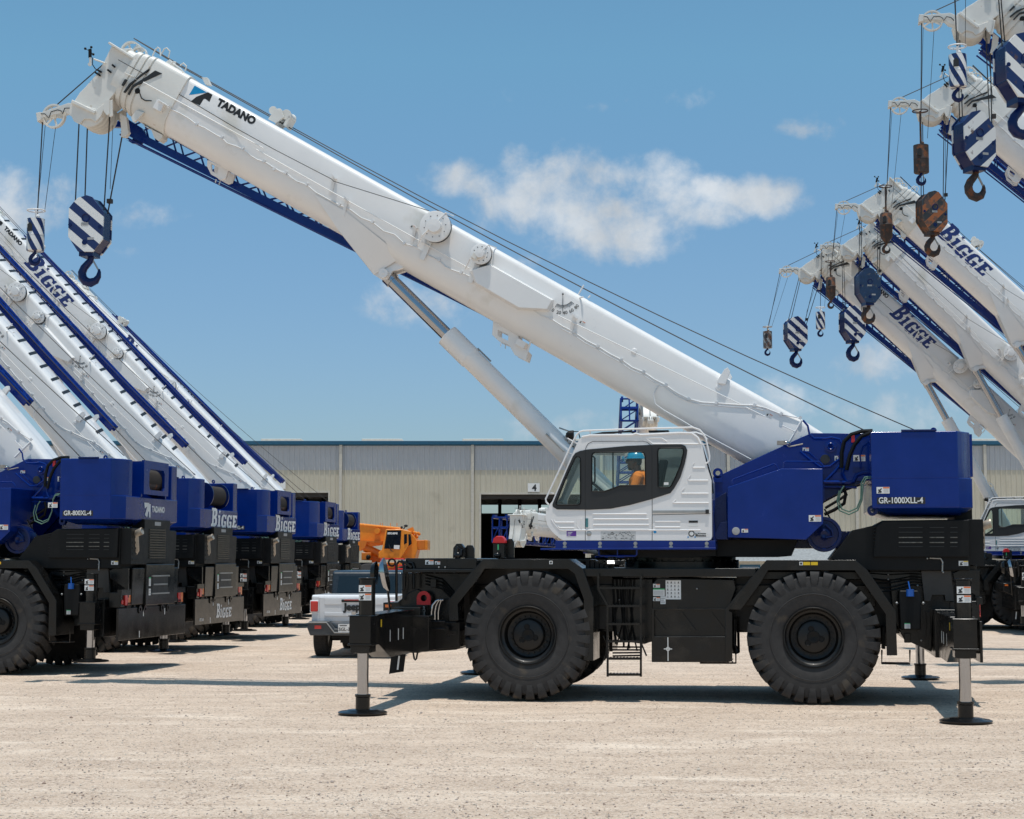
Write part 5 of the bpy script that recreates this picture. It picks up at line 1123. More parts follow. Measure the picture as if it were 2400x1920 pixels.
    if cfg.get('truss'):
        for c in kids(boom, 'lattice_jib'): bpy.data.objects.remove(c)
        m = MB(); ys_, zs_ = (.50, 1.20), (-1.15, -.1)
        for y in ys_:
            for z in zs_: m.tube([(-13.2, y, z), (-5, y, z)], .05, 8)
        for k in range(9):
            x = -13.2 + k * 1.0
            for z in zs_: m.tube([(x, ys_[0], z), (x, ys_[1], z)], .035, 6); m.tube([(x, ys_[0], z), (x + 1, ys_[1], z)], .025, 6)
            for y in ys_: m.tube([(x, y, zs_[0]), (x, y, zs_[1])], .035, 6); m.tube([(x, y, zs_[0]), (x + 1, y, zs_[1])], .025, 6)
        m.box(-13.25, -13.15, .5, 1.2, -.6, -.5); m.box(-13.25, -13.15, .82, .88, -1.15, -.1); m.box(-13.2, -12.9, .5, .6, -.1, .02); m.box(-13.2, -12.9, 1.1, 1.2, -.1, .02)
        part('lattice_jib', m, blue, boom)
    if cfg.get('stow'):
        dr = cfg['stow']
        for o in kids(root, 'outrigger'):
            side = o['side']; o.location.y = 2.3 * (1 if side == 0 else -1)
            for c in kids(o, 'float_pad'): c.location.z = dr
            for c in kids(o, 'jack_rod'): c.location.z = dr * .5; c.hide_render = False
    return root

CR = 'cranes parked in rows in the yard'
allc = []
def new_crane(ox, oy, yaw, cfg, label):
    r = copy_tree(PROTO); r.location = (ox, oy, 0); r.rotation_euler = (0, 0, yaw); tag(r, label, 'crane', CR); bpy.context.view_layer.update()
    fit_crane(r, cfg); return r
def by_head(hx, hy, th, kx=1):
    v = RYo((META['SH'][0] * kx, 0, META['SH'][1]), th); zh = PV.z + v.z; off = Vector((PV.x + v.x, YC, 0))
    Y = 40.0
    for _ in range(12): Y = Y * (zh - CAMH) / (wpt(hx, hy, Y).z - CAMH)
    p = wpt(hx, hy, Y); ox = p.x - (off.x * CP + off.y * SP); oy = Y - (-off.x * SP + off.y * CP); return ox, oy
rusty = dict(hmat=rust, ahmat=rust)
# left row, nearest first
LROW = [(-13.30, 31.44, 47, dict(jz=.92, jy=.12, jx=2.6, narrow=.8, kx=1.05, side='GR-800XL-4', sidew=.86, rear='maker', slip=0, stow=.24), 'nearest crane on the left, maker lettering on its navy counterweight'),
        (-13.31, 38.84, 47.5, dict(open=1, jz=.92, jy=.12, jx=2.6, narrow=.8, kx=1.1, rear='B', slip=1, stow=.24), 'second navy crane in the left row, large white lettering'),
        (-12.67, 44.8, 46, dict(jz=.92, jy=.12, jx=2.6, narrow=.8, kx=1.12, side='GR-800XL-4', sidew=.86, rear='B', slip=1, stow=.24), 'third navy crane from the left edge, framed winch at its rear'),
        (-12.36, 53.5, 45.5, dict(jz=.92, jy=.12, jx=2.6, narrow=.8, kx=1.15, bx=-10.1, rear='B', boomtext='TB', slip=1, stow=.24), 'fourth navy crane in left row, blue lettering along its white boom'),
        (-12.51, 62.8, 44.4, dict(open=1, jz=.92, jy=.12, jx=2.6, narrow=.8, rear='B', boomtext='B', slip=0, stow=.24), 'farthest crane of the left row, next to the orange crane')]
for ox, oy, th, cfg, lab in LROW:
    cfg['th'] = R(th); new_crane(ox, oy, -PSI, cfg, lab)
RROW = [((1893, 645), 45, dict(kx=.88, bx=-10.1, boomtext='TB', block=(1864, 782), bs=1.1, byaw=-PSI + .4, bmat=stripeb, ball=(1799, 797), amat=stripegrey, blabel='lowest striped hook block, hanging over the counterweight', alabel='faded grey ball hook, farthest left of those on the right', ring=pipem, as_=1), 'lowest and farthest white boom of the right group'),
        ((1992, 592), 46, dict(kx=.92, block=(1997, 760), bs=1.17, byaw=-PSI + .45, bmat=stripeb, ball=(1923, 752), amat=stripeball, blabel='striped hook block in front of the lettered boom', alabel='small blue and white ball hook between two striped blocks'), 'second lowest boom on the right, plain white without lettering'),
        ((2036, 500), 45, dict(bx=-11.35, boomtext='B', block=(2033, 672), bs=1.1, byaw=-PSI + .35, bodym=navy, bmat=mat('worn_blue', (.006, .03, .085), .45, var=.3, scale=10, dirt=((.1, .1, .1), 12, .6)), hmat=rust, ball=(1947, 672), amat=rust, astyle=1, ahmat=rust, ring=rust, ringz=.75, blabel='worn plain blue hook block with rusty hook', alabel='rusty tapered ball hook on a long rope under a brown ring'), 'crane whose yellowed boom tip carries big blue lettering'),
        ((2184, 264), 45, dict(block=(2183, 500), byaw=-PSI + .4, bodym=rust, bmat=stripeo, hmat=rust, ball=(2077, 528), amat=rust, astyle=1, ahmat=rust, ring=rust, ringz=.9, blabel='orange and black striped hook block with dark hook', alabel='darkest rusty ball hook, left of the orange block'), 'crane on the right with the second highest boom tip'),
        ((2275, 67), 45, dict(block=(2282, 332), bs=1.15, byaw=-PSI + .5, bmat=stripebm, hmat=rust, ball=(2159, 374), amat=rust, ahmat=navy, ring=rust, ringz=.95, blabel='worn blue and white block with a rusty hook', alabel='rusty straight cylinder ball hook with a blue hook'), 'crane with the highest visible boom tip, top right corner'),
        ((2365, -150), 45, dict(block=(2388, 163), bs=1.15, byaw=-PSI + .4, bmat=stripeb2, ball=(2245, 168), amat=stripeball, blabel='largest striped hook block, cut by the right edge', alabel='blue and white cylinder ball hook near top edge', ring=wirew), 'nearest crane of the right group, mostly outside the frame')]
for (hx, hy), th, cfg, lab in RROW:
    cfg['th'] = R(th); cfg['stow'] = .24; ox, oy = by_head(hx, hy, R(th), cfg.get('kx', 1)); new_crane(ox, oy, -PSI, cfg, lab)
# two cranes facing the camera behind the front crane
def facing(hx, Yh, yaw, th, cfg, lab):
    v = RYo((META['SH'][0], 0, META['SH'][1]), th) + PV; c, s = math.cos(yaw), math.sin(yaw); p = wpt(hx, 1300, Yh)
    cfg['th'] = th; cfg['stow'] = .24; cfg['nomirror'] = 1; return new_crane(p.x - (v.x * c - YC * s), Yh - (v.x * s + YC * c), yaw, cfg, lab)
facing(1213, 74, R(66), R(1.2), dict(boomtext='B', truss=1), 'white and blue crane with lowered boom facing us at door 4')
facing(1525, 72, R(88), R(23.5), dict(truss=1), 'crane behind the white cab, only boom tip and jib showing')
# the crane in front
main = PROTO; main.name = 'rough_terrain_crane'; main.location = (O0[0], O0[1], 0); main.rotation_euler = (0, 0, -PSI)
tag(main, 'large white and navy crane in front, standing on its outrigger pads', 'crane', CR); bpy.context.view_layer.update()
fit_crane(main, dict(th=TH0, main=1, side='GR-1000XLL-4', rear='B', boomtext='T', block=(211.5, 531), bmat=stripeb, blabel='blue and white striped hook block, biggest at upper left', ball=(83.5, 552), amat=stripeball, alabel='striped cylinder ball hook, the only one at the left edge', slip=0))

# ================================================================== operator
def person_at(root):
    hx, hz = loc(*vE(1020, 520), .62); base = W(root, (hx, .62, 0)); p = empty('person', base, -PSI)
    tag(p, 'crane operator in blue hard hat and orange shirt sitting in the cab', 'person')
    H = hz                                             # head centre height; he faces -x
    m = MB(); m.sph((0, 0, H), .095, 20, sc=(1.08, .82, 1.2)); m.sph((-.03, 0, H - .07), .07, 16, sc=(1.05, .85, .95)); m.sph((-.065, 0, H - .115), .03, 10)
    m.tube([(-.098, 0, H + .03), (-.122, 0, H - .02), (-.105, 0, H - .03)], [.012, .017, .014]); m.tube([(-.085, -.025, H - .068), (-.098, 0, H - .066), (-.085, .025, H - .068)], .012); m.tube([(-.09, -.05, H + .03), (-.10, 0, H + .035), (-.09, .05, H + .03)], .014)
    for s in (-1, 1): m.sph((.01, s * .082, H - .005), .026, 10, sc=(.9, .4, 1.3))
    m.tube([(.03, 0, H - .06), (.045, 0, H - .13), (.06, 0, H - .2)], [.06, .056, .07], 14)
    m.tube([(.07, 0, H - .22), (.08, 0, H - .4), (.06, 0, H - .68)], [.13, .15, .14], 14)
    for s in (-1, 1):
        m.tube([(.07, s * .17, H - .25), (-.02, s * .23, H - .50), (-.22, s * .2, H - .52), (-.30, s * .17, H - .50)], [.055, .045, .035, .028], 10)
        m.sph((-.345, s * .165, H - .49), .042, 12, sc=(1.1, .5, .8))
        for k in range(4): y = s * (.145 + .014 * k); m.tube([(-.37, y, H - .475), (-.415, y, H - .485), (-.42, y, H - .515), (-.395, y, H - .53)], [.0095, .009, .0085, .008], 6)
        m.tube([(-.34, s * .14, H - .475), (-.375, s * .125, H - .46), (-.40, s * .13, H - .48)], [.011, .010, .009], 6)
        m.tube([(.04, s * .09, H - .68), (-.38, s * .12, H - .66), (-.42, s * .12, H - 1.05)], [.085, .065, .045], 12); m.tube([(-.40, s * .12, H - 1.09), (-.54, s * .12, H - 1.12)], [.045, .035], 10)
    b = part('body', m, skin, p, ang=180); md = b.modifiers.new('one_skin', 'REMESH'); md.mode = 'VOXEL'; md.voxel_size = .0085; md.use_smooth_shade = True
    m = MB(); m.tube([(.055, 0, H - .155), (.07, 0, H - .2), (.075, 0, H - .26), (.085, 0, H - .42), (.065, 0, H - .66)], [.085, .125, .16, .165, .16], 16)
    for s in (-1, 1): m.sph((.07, s * .14, H - .24), .085, 14); m.tube([(.07, s * .16, H - .24), (.02, s * .215, H - .42)], [.08, .068], 12)
    b = part('shirt', m, shirt, p, ang=180); md = b.modifiers.new('r', 'REMESH'); md.mode = 'VOXEL'; md.voxel_size = .012; md.use_smooth_shade = True
    m = MB()
    for s in (-1, 1): m.tube([(.05, s * .08, H - .66), (-.36, s * .12, H - .66), (-.42, s * .12, H - 1.0)], [.10, .085, .065], 12)
    part('trousers', m, jeans, p); m = MB()
    for s in (-1, 1): m.tube([(-.40, s * .12, H - 1.02), (-.41, s * .12, H - 1.1), (-.55, s * .12, H - 1.12)], [.06, .065, .045], 12)
    part('boot', m, blackm, p)
    m = MB(); m.lathe([(.135, 0), (.13, .035), (.11, .075), (.075, .105), (.04, .12), (.022, .125), (.018, .155), (.01, .158), (.012, .12)], (.01, 0, H + .02), 'z', 28); m.xf(Matrix.Translation((.01, 0, 0)) @ Matrix.Diagonal((1.08, .92, 1, 1)))
    m.tube([(-.15, 0, H + .035), (-.175, 0, H + .03)], [.05, .03], 10)
    for y in (-.03, 0, .03): m.tube([(-.1, y, H + .09), (-.04, y, H + .145), (.04, y, H + .15), (.1, y, H + .1)], .008, 6)
    part('hard_hat', m, hatm, p)
    m = MB(); m.tube([(-.10, -.06, H + .01), (-.115, 0, H + .012), (-.10, .06, H + .01)], .014, 8); m.tube([(-.09, -.07, H + .01), (.0, -.085, H + .01)], .005); part('glasses', m, dblack, p)
    m = MB(); m.sph((-.055, 0, H - .105), .045, 12, sc=(.9, 1.05, .8)); m.sph((.055, 0, H + .0), .075, 14, sc=(.8, 1.02, 1.2)); part('hair', m, mat('black_hair', (.012, .010, .009), .8), p)
person_at(main)

# ================================================================== yard: pickup
def pickup():
    Yp = 36.0; cx = wpt(830, 1400, Yp).x; r = empty('pickup_truck', (cx, Yp, 0), R(-4)); tag(r, 'silver pickup truck with black hard top, seen from behind the front outrigger', 'pickup truck')
    w = .90
    m = MB(); prof = [(0, .72), (0, 1.27), (.04, 1.30), (1.6, 1.30), (1.6, 1.22), (5.0, 1.22), (5.15, 1.1), (5.2, .6), (4.9, .55), (.15, .55)]
    m.prism([(a, b) for a, b in prof], -w, w, 'x'); b = part('body', m, silver, r, bev=.03)
    for s in (-1, 1):
        m = MB(); m.hexa([(s * (w - .02), .1, .95), (s * (w + .1), .25, .95), (s * (w + .1), 1.25, .95), (s * (w - .02), 1.4, .95), (s * (w - .02), .2, 1.12), (s * (w + .08), .35, 1.10), (s * (w + .08), 1.15, 1.10), (s * (w - .02), 1.3, 1.12)]); part('fender_flare', m, blackm, r, bev=.02)
    m = MB(); m.prism([(-.72, .75), (.72, .75), (.74, 1.25), (-.74, 1.25)], -.02, .0); tg = part('tailgate', m, silver, r, bev=.012)
    m = MB(); m.box(-.62, .62, -.035, -.02, .86, .93); m.box(-.62, .62, -.03, -.02, 1.10, 1.22); part('tailgate_pressing', m, silver, tg, bev=.012)
    part('tailgate_handle', MB().box(-.26, .26, -.05, -.03, 1.15, 1.21), dblack, tg, bev=.02); part('high_brake_light', MB().box(-.2, .2, -.055, -.05, 1.19, 1.205), redl, tg)
    part('lettering', text_mb('Jeep', .20, (-.03, -.036, .985), (1, 0, 0), (0, 0, 1), .004, .012, 'CENTER'), dblack, tg)
    part('emblem', MB().prism([(-.05, .955), (.05, .955), (.02, .85), (-.02, .85)], -.045, -.03), chrome, tg)
    m = MB(); m.prism([(1.65, 1.22), (1.78, 1.76), (1.9, 1.80), (3.9, 1.80), (4.3, 1.25)], -.78, .78, 'x'); cb = part('hard_top', m, mat('top_black', (.02, .025, .03), .3, coat=.3), r, bev=.05)
    m = MB(); m.hexa([(-.66, 1.655, 1.28), (.66, 1.655, 1.28), (.66, 1.665, 1.28), (-.66, 1.665, 1.28), (-.62, 1.745, 1.68), (.62, 1.745, 1.68), (.62, 1.755, 1.68), (-.62, 1.755, 1.68)]); part('rear_window', m, mat('window_dark', (.008, .012, .014), .06, coat=.3), cb)
    for s in (-1, 1):
        part('tail_light', MB().box(min(s * .76, s * .92), max(s * .76, s * .92), -.03, .02, .95, 1.17), redl, r, bev=.02)
        part('light_surround', MB().box(min(s * .75, s * .935), max(s * .75, s * .935), -.015, .02, .93, 1.19), redl if 0 else silver, r, bev=.02)
        part('side_mirror', MB().box(min(s * .95, s * 1.14), max(s * .95, s * 1.14), 3.4, 3.5, 1.28, 1.48), dblack, r, bev=.03)
    m = MB(); m.prism([(-.96, .62), (-.92, .76), (-.5, .76), (-.38, .60), (.38, .60), (.5, .76), (.92, .76), (.96, .62), (.9, .46), (-.9, .46)], -.16, .08); bm_ = part('bumper', m, mat('bumper_grey', (.05, .055, .06), .4), r, bev=.02)
    m = MB(); m.tube([(-.93, -.17, .73), (-.55, -.17, .73), (-.38, -.17, .52), (.38, -.17, .52), (.55, -.17, .73), (.93, -.17, .73)], .015); part('bumper_trim', m, steel, bm_)
    part('bumper_lamp', MB().box(-.80, -.66, -.17, -.15, .60, .67), redl, bm_); part('bumper_lamp', MB().box(.66, .80, -.17, -.15, .60, .67), redl, bm_)
    pl = part('number_plate', MB().box(-.30, -.0, -.18, -.165, .53, .70), dwhite, bm_); part('plate_lettering', text_mb('SGL-3', .095, (-.29, -.182, .56), (1, 0, 0), (0, 0, 1), .002, .002).box(-.27, -.12, -.183, -.181, .665, .68), dblack, pl)
    m = MB(); m.box(-.5, .5, .2, 4.6, .38, .6); m.cyl((-.6, .7, .4), (.6, .7, .4), .08); m.box(-.3, .1, .1, .5, .3, .45); part('underbody', m, blackm, r)
    for x in (-.78, .78):
        for y in (.72, 4.2):
            mb = MB(); mb.lathe([(-.14, .22), (-.145, .36), (-.12, .40), (-.06, .41), (-.055, .40), (-.045, .41), (.045, .41), (.055, .40), (.06, .41), (.12, .40), (.145, .36), (.14, .22)], (0, 0, 0), 'x', 32)
            for k in range(40): a = k * math.pi / 20; mb.box(-.13, .13, .405 * math.cos(a) - .012, .405 * math.cos(a) + .012, .405 * math.sin(a) - .012, .405 * math.sin(a) + .012)
            wl = part('wheel', mb, rubber, r); wl.location = (x, y, .41); part('rim', MB().lathe([(-.12, 0), (-.12, .12), (-.10, .2), (-.14, .22), (.14, .22), (.10, .2), (.12, .12), (.12, 0)], (0, 0, 0), 'x', 24), steel, wl)
pickup()

# ================================================================== orange crane by the building
def orange_crane():
    Y = 82.0; vO = view(700, 1150, 5.989); P = lambda pts, y=Y: [(wpt(*vO(*p), y).x, wpt(*vO(*p), y).z) for p in pts]; P3 = lambda pts, y=Y: [wpt(*vO(*p), y) for p in pts]
    r = empty('orange_crane', (0, 0, 0)); tag(r, 'orange crane with its boom lowered in front of the building wall', 'crane', CR)
    o = orange
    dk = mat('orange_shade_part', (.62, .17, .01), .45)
    part('boom', MB().prism(P([(700, 440), (1420, 515), (1500, 560), (1480, 720), (1190, 760), (980, 790), (870, 845), (780, 840), (700, 700)]), Y + .2, Y + 1.0), o, r, bev=.02)
    m = MB(); m.tube(P3([(700, 462), (1420, 535)], Y + .2), .05); 
    for x in (910, 1145, 1175, 1290, 1380): m.tube(P3([(x, 500), (x, 455)], Y + .3), .015)
    m.lathe([(Y - .2, 0), (Y - .2, .13), (Y + .3, .15)], (P([(1105, 570)])[0][0], 0, P([(1105, 570)])[0][1]), 'y', 24)
    part('boom_rail', m, o, r)
    part('cylinder_bracket', MB().prism(P([(865, 700), (1190, 710), (1140, 740), (960, 720), (930, 800), (880, 835), (862, 830)]), Y + .0, Y + .2), dk, r)
    part('lift_cylinder', MB().cyl(*P3([(930, 800), (1140, 900)], Y + .3), .2, seg=24), dk, r)
    part('superstructure', MB().prism(P([(1440, 600), (1600, 610), (1660, 690), (1672, 830), (1640, 960), (1440, 960)]), Y - .5, Y + 2.2), o, r, bev=.04)
    cab = part('cab', MB().prism(P([(1240, 545), (1455, 545), (1590, 575), (1600, 700), (1530, 820), (1450, 955), (1140, 950), (1140, 870), (1190, 825)]), Y - .9, Y + .5), o, r, bev=.04)
    gm = MATS['window_dark']
    part('windscreen', MB().prism(P([(1242, 560), (1440, 560), (1425, 822), (1200, 815)], Y - .9), Y - .93, Y - .9), gm, cab)
    part('window', MB().prism(P([(1480, 615), (1522, 612), (1520, 735), (1480, 755)], Y - .9), Y - .93, Y - .9), gm, cab); part('window', MB().prism(P([(1540, 612), (1572, 615), (1588, 745), (1545, 780)], Y - .9), Y - .93, Y - .9), gm, cab)
    part('windscreen_card', MB().prism(P([(1340, 765), (1418, 768), (1415, 822), (1336, 818)], Y - .9), Y - .95, Y - .935), dwhite, cab)
    m = MB(); m.tube(P3([(1265, 760), (1300, 850), (1330, 850)], Y - .97), .02); part('wiper', m, dblack, cab)
    p = P3([(1248, 612)], Y - .96)[0]; part('lettering', text_mb('RTC-8065', .11, p, (1, 0, 0), (0, 0, 1), .0, .01), dwhite, cab)
    m = MB(); q = P3([(1445, 515), (1505, 495)], Y - .8); m.sph(q[0], .06, sc=(1, .4, 1)); m.sph(q[1], .08, sc=(1.2, .4, .8)); m.tube(P3([(1445, 520), (1460, 560)], Y - .8), .025); m.tube(P3([(1500, 500), (1470, 545)], Y - .8), .025); part('mirror', m, dblack, cab)
    m = MB(); m.prism(P([(1520, 545), (1600, 510), (1620, 560), (1580, 590)]), Y, Y + .6)
    for k, (x, y) in enumerate([(1620, 590), (1650, 600), (1640, 640), (1680, 600), (1600, 620), (1660, 650), (1690, 610)]): m.sph(P3([(x, y)], Y + .1 * k)[0], .08, 10)
    m.cyl(*P3([(1540, 560), (1700, 610)], Y + .3), .06); part('boom_foot_gear', m, o, r)
    m = MB(); m.prism(P([(1655, 695), (1770, 695), (1770, 832), (1672, 832)]), Y - .2, Y + 2.4); cw = part('counterweight', m, dk, r, bev=.03); part('counterweight_end', MB().prism(P([(1768, 690), (1812, 695), (1812, 832), (1768, 832)]), Y - .1, Y + 2.3), o, cw, bev=.02)
    m = MB(); m.prism(P([(886, 870), (1020, 870), (1020, 980), (886, 975)]), Y - .2, Y + 1); m.prism(P([(1020, 900), (1140, 900), (1140, 1010), (1020, 1010)]), Y + .2, Y + 1); m.prism(P([(1560, 960), (1640, 960), (1700, 1150), (1500, 1150)]), Y - .2, Y + 1); part('front_locker', m, dk, r, bev=.03)
    m = MB(); m.prism(P([(840, 1095), (970, 1095), (1040, 1050), (1100, 1048), (1180, 1010), (1560, 1010), (1720, 1095), (1720, 1330), (840, 1330)]), Y - 1, Y + 1.6); ch = part('chassis', m, o, r, bev=.03)
    m = MB(); m.tube(P3([(1070, 1120), (1070, 1010), (1090, 1010), (1090, 1120)], Y - 1), .03)
    for x in (1150, 1350, 1480): m.tube(P3([(x, 960), (x, 1140)], Y - 1.2), .035)
    for y in (960, 1050, 1100): m.tube(P3([(1150, y), (1480, y)], Y - 1.2), .03)
    part('handrail', m, redm, ch); m = MB(); m.prism(P([(860, 1010), (1010, 1010), (1010, 1080), (940, 1085), (860, 1050)]), Y - .9, Y + 1); m.sph(P3([(978, 935)], Y - .25)[0], .12); m.lathe([(-.1, .12), (-.1, .2), (.1, .2), (.1, .12)], P3([(1310, 1010)], Y - 1.15)[0], 'y', 16); part('front_axle_guard', m, blackm, ch)
    gl = CAMH
    for x in (990, 1560):
        c = P3([(x, 1350)], Y - .8)[0]; wl = part('wheel', MB().lathe([(0, 0), (0, .4), (-.1, .6), (0, .9), (.15, .95), (.55, .95), (.7, .9), (.7, 0)], (0, 0, 0), 'y', 36), rubber, r); wl.location = (c.x, Y - 1.1, .95)
        wl = part('wheel', MB().lathe([(0, 0), (0, .4), (-.1, .6), (0, .9), (.15, .95), (.55, .95), (.7, .9), (.7, 0)], (0, 0, 0), 'y', 36), rubber, r); wl.location = (c.x, Y + 1.1, .95)
orange_crane()

# ================================================================== building
YB = 100.0
def Xp(px): return (px - 1200) / FOC * YB * math.cos(PITCH) * (1 / (math.cos(PITCH))) if 0 else wpt(px, 1315, YB).x
def Zp(py): return wpt(1200, py, YB).z
tan = mat('tan_metal_wall', (.53, .49, .39), .5, var=.07, scale=.35, dirt=((.44, .40, .31), .8, .60)); pale = mat('pale_wall_panel', (.46, .47, .48), .5, var=.05, scale=.8); teal = mat('teal_trim', (.012, .09, .16), .4, var=.1)
BL, BR = Xp(0) - 12, Xp(2400) + 14
D4a, D4b, D3a, D3b = Xp(1127), Xp(1372), Xp(620), Xp(768); zr, zband, zd4, zd3 = Zp(1042), Zp(1102), Zp(1159), Zp(1155)
bld = empty('workshop_building', ((BL + BR) / 2, YB, 0)); bld_off = Vector((-(BL + BR) / 2, -YB, 0)); tag(bld, 'long tan metal building with a teal roof edge behind all the cranes', 'building')
def bpart(name, mb, mt, parent=None, bev=0): mb.v = [v + bld_off for v in mb.v]; return part(name, mb, mt, parent or bld, bev=bev)
def ribbed(x0, x1, z0, z1, mb, y=YB):
    step = .305; k0 = math.ceil((x0) / step); pts = [(x0, y)]; k = k0
    while k * step < x1:
        x = k * step
        for dx, dy in ((-.055, 0), (-.02, -.05), (.02, -.05), (.055, 0)):
            if x0 < x + dx < x1: pts.append((x + dx, y + dy))
        for dx, dy in ((.12, 0), (.13, -.008), (.145, -.008), (.155, 0)):
            if x0 < x + dx < x1: pts.append((x + dx, y + dy))
        k += 1
    pts.append((x1, y)); n = len(pts)
    mb.add([(a, b, z0) for a, b in pts] + [(a, b, z1) for a, b in pts], [(i, i + 1, i + 1 + n, i + n) for i in range(n - 1)])
m = MB(); [ribbed(a, b, z0, z1, m) for a, b, z0, z1 in ((BL, D3a, 0, zband), (D3a, D3b, zd3, zband), (D3b, D4a, 0, zband), (D4a, D4b, zd4, zband), (D4b, BR, 0, zband))]
wl = bpart('wall', m, tan)
m = MB(); ribbed(BL, BR, zband, zr, m, YB - .01); bpart('upper_wall_panel', m, pale)
m = MB(); m.box(BL, BR, YB - .25, YB - .05, Zp(1043), Zp(1034)); m.box(BL, BR, YB - .1, YB + .1, Zp(1043) - .05, Zp(1043)); gt = bpart('gutter', m, teal, bev=.02)
m = MB(); m.add([(BL, YB - .05, Zp(1036)), (BR, YB - .05, Zp(1036)), (BR, YB + 22, Zp(1036) + 1.3), (BL, YB + 22, Zp(1036) + 1.3)], [(0, 1, 2, 3)]); m.add([(BL, YB + .01, 0), (BL, YB + 22, 0), (BL, YB + 22, Zp(1036) + 1.3), (BL, YB + .01, Zp(1036))], [(0, 1, 2, 3)]); m.add([(BR, YB + .01, 0), (BR, YB + 22, 0), (BR, YB + 22, Zp(1036) + 1.3), (BR, YB + .01, Zp(1036))], [(0, 1, 2, 3)])
m.add([(BL, YB + 22, 0), (BR, YB + 22, 0), (BR, YB + 22, 5.4), (BL, YB + 22, 5.4)], [(0, 1, 2, 3)]); m.add([(BL, YB + 22, 6.0), (BR, YB + 22, 6.0), (BR, YB + 22, Zp(1036) + 1.3), (BL, YB + 22, Zp(1036) + 1.3)], [(0, 1, 2, 3)])
bpart('roof', m, mat('roof_metal', (.35, .36, .36), .5))
for k in range(-3, 9):
    x = Xp(605 + k * 238.5); m = MB(); m.hexa([(x, YB + .3, Zp(1034)), (x + 2.5, YB + .3, Zp(1034)), (x + 2.5, YB + 1.6, Zp(1034)), (x, YB + 1.6, Zp(1034)), (x + .02, YB + .35, Zp(1027.5)), (x + 2.4, YB + .35, Zp(1027.5)), (x + 2.4, YB + 1.5, Zp(1027.5)), (x + .02, YB + 1.5, Zp(1027.5))]); bpart('roof_vent', m, mat('vent_tan', (.52, .49, .42), .5) if k == -3 else MATS['vent_tan'], bev=.03)
for px in (-115, 190, 494, 797, 1107, 1410, 1709, 2010, 2313, 2616): x = Xp(px); bpart('downpipe', MB().box(x - .09, x + .09, YB - .17, YB - .04, 0, Zp(1043)), MATS['vent_tan'], bev=.02)
for a, b, z in ((D4a, D4b, zd4), (D3a, D3b, zd3)):
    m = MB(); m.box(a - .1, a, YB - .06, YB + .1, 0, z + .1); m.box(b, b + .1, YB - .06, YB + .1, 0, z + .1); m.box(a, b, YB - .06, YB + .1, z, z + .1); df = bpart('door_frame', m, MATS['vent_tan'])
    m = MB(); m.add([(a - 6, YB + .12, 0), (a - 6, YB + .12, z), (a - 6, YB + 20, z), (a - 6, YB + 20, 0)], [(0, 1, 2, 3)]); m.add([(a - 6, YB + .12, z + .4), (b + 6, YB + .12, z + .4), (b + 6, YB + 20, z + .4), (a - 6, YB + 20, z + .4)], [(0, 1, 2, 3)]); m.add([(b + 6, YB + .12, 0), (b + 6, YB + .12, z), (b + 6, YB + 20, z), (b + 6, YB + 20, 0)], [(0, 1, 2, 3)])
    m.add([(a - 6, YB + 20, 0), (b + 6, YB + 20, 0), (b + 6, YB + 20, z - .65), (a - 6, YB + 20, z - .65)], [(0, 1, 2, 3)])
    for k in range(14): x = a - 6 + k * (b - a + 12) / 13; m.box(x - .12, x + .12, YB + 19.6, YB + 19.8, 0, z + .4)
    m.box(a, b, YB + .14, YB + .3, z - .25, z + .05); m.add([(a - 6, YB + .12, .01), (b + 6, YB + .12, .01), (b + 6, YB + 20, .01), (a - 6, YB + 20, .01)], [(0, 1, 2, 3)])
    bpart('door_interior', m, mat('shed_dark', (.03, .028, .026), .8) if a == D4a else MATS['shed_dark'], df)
for px0, px1, py0, py1, s in ((1237, 1265, 1133, 1153, '4'), (646, 669, 1127, 1146, '3')):
    r = part('door_number_sign', MB().box(wpt(px0, py1, YB - .1).x, wpt(px1, py1, YB - .1).x, YB - .09, YB - .05, Zp(py1), Zp(py0)), dwhite); tag(r, f'white sign with black number {s} above the dark doorway', 'sign', 'door number signs on the building')
    part('number', text_mb(s, .5, ((wpt(px0, 0, YB).x + wpt(px1, 0, YB).x) / 2, YB - .092, Zp(py1) + .07), (1, 0, 0), (0, 0, 1), .004, .02, 'CENTER'), dblack, r)
# site office behind the crane
m = MB(); q0 = wpt(1700, 1300, 92); x0, x1 = q0.x, wpt(1965, 1300, 92).x
so = part('site_office', MB().box(x0, x1, 92, 95, 0, 2.05), mat('office_wall', (.6, .58, .5), .6)); tag(so, 'small cream site office with grey shingle roof behind the front crane', 'building')
m = MB(); m.hexa([(x0 - .3, 91.6, 2.0), (x1 + .3, 91.6, 2.0), (x1 + .3, 95.4, 2.0), (x0 - .3, 95.4, 2.0), (x0 + 1.9, 93.3, 3.25), (x1 - .2, 93.3, 3.25), (x1 - .2, 93.7, 3.25), (x0 + 1.9, 93.7, 3.25)]); part('roof', m, mat('shingle', (.28, .29, .29), .8, var=.25, scale=9), so)
for px in (1738, 1790): x = wpt(px, 1325, 92).x; f = part('window', MB().box(x - .1, x + 1.0, 91.95, 92, .9, 1.8), MATS['teal_trim'], so); part('pane', MB().box(x, x + .9, 91.93, 91.95, 1.0, 1.7), mat('pane_grey', (.3, .35, .4), .2) if px == 1738 else MATS['pane_grey'], f)
# a few posts and boxes near the right row
fb = part('valve_cabinet', MB().box(wpt(2182, 1300, 60).x, wpt(2200, 1300, 60).x, 60, 60.5, 0, 2.0), agedw) if 0 else None

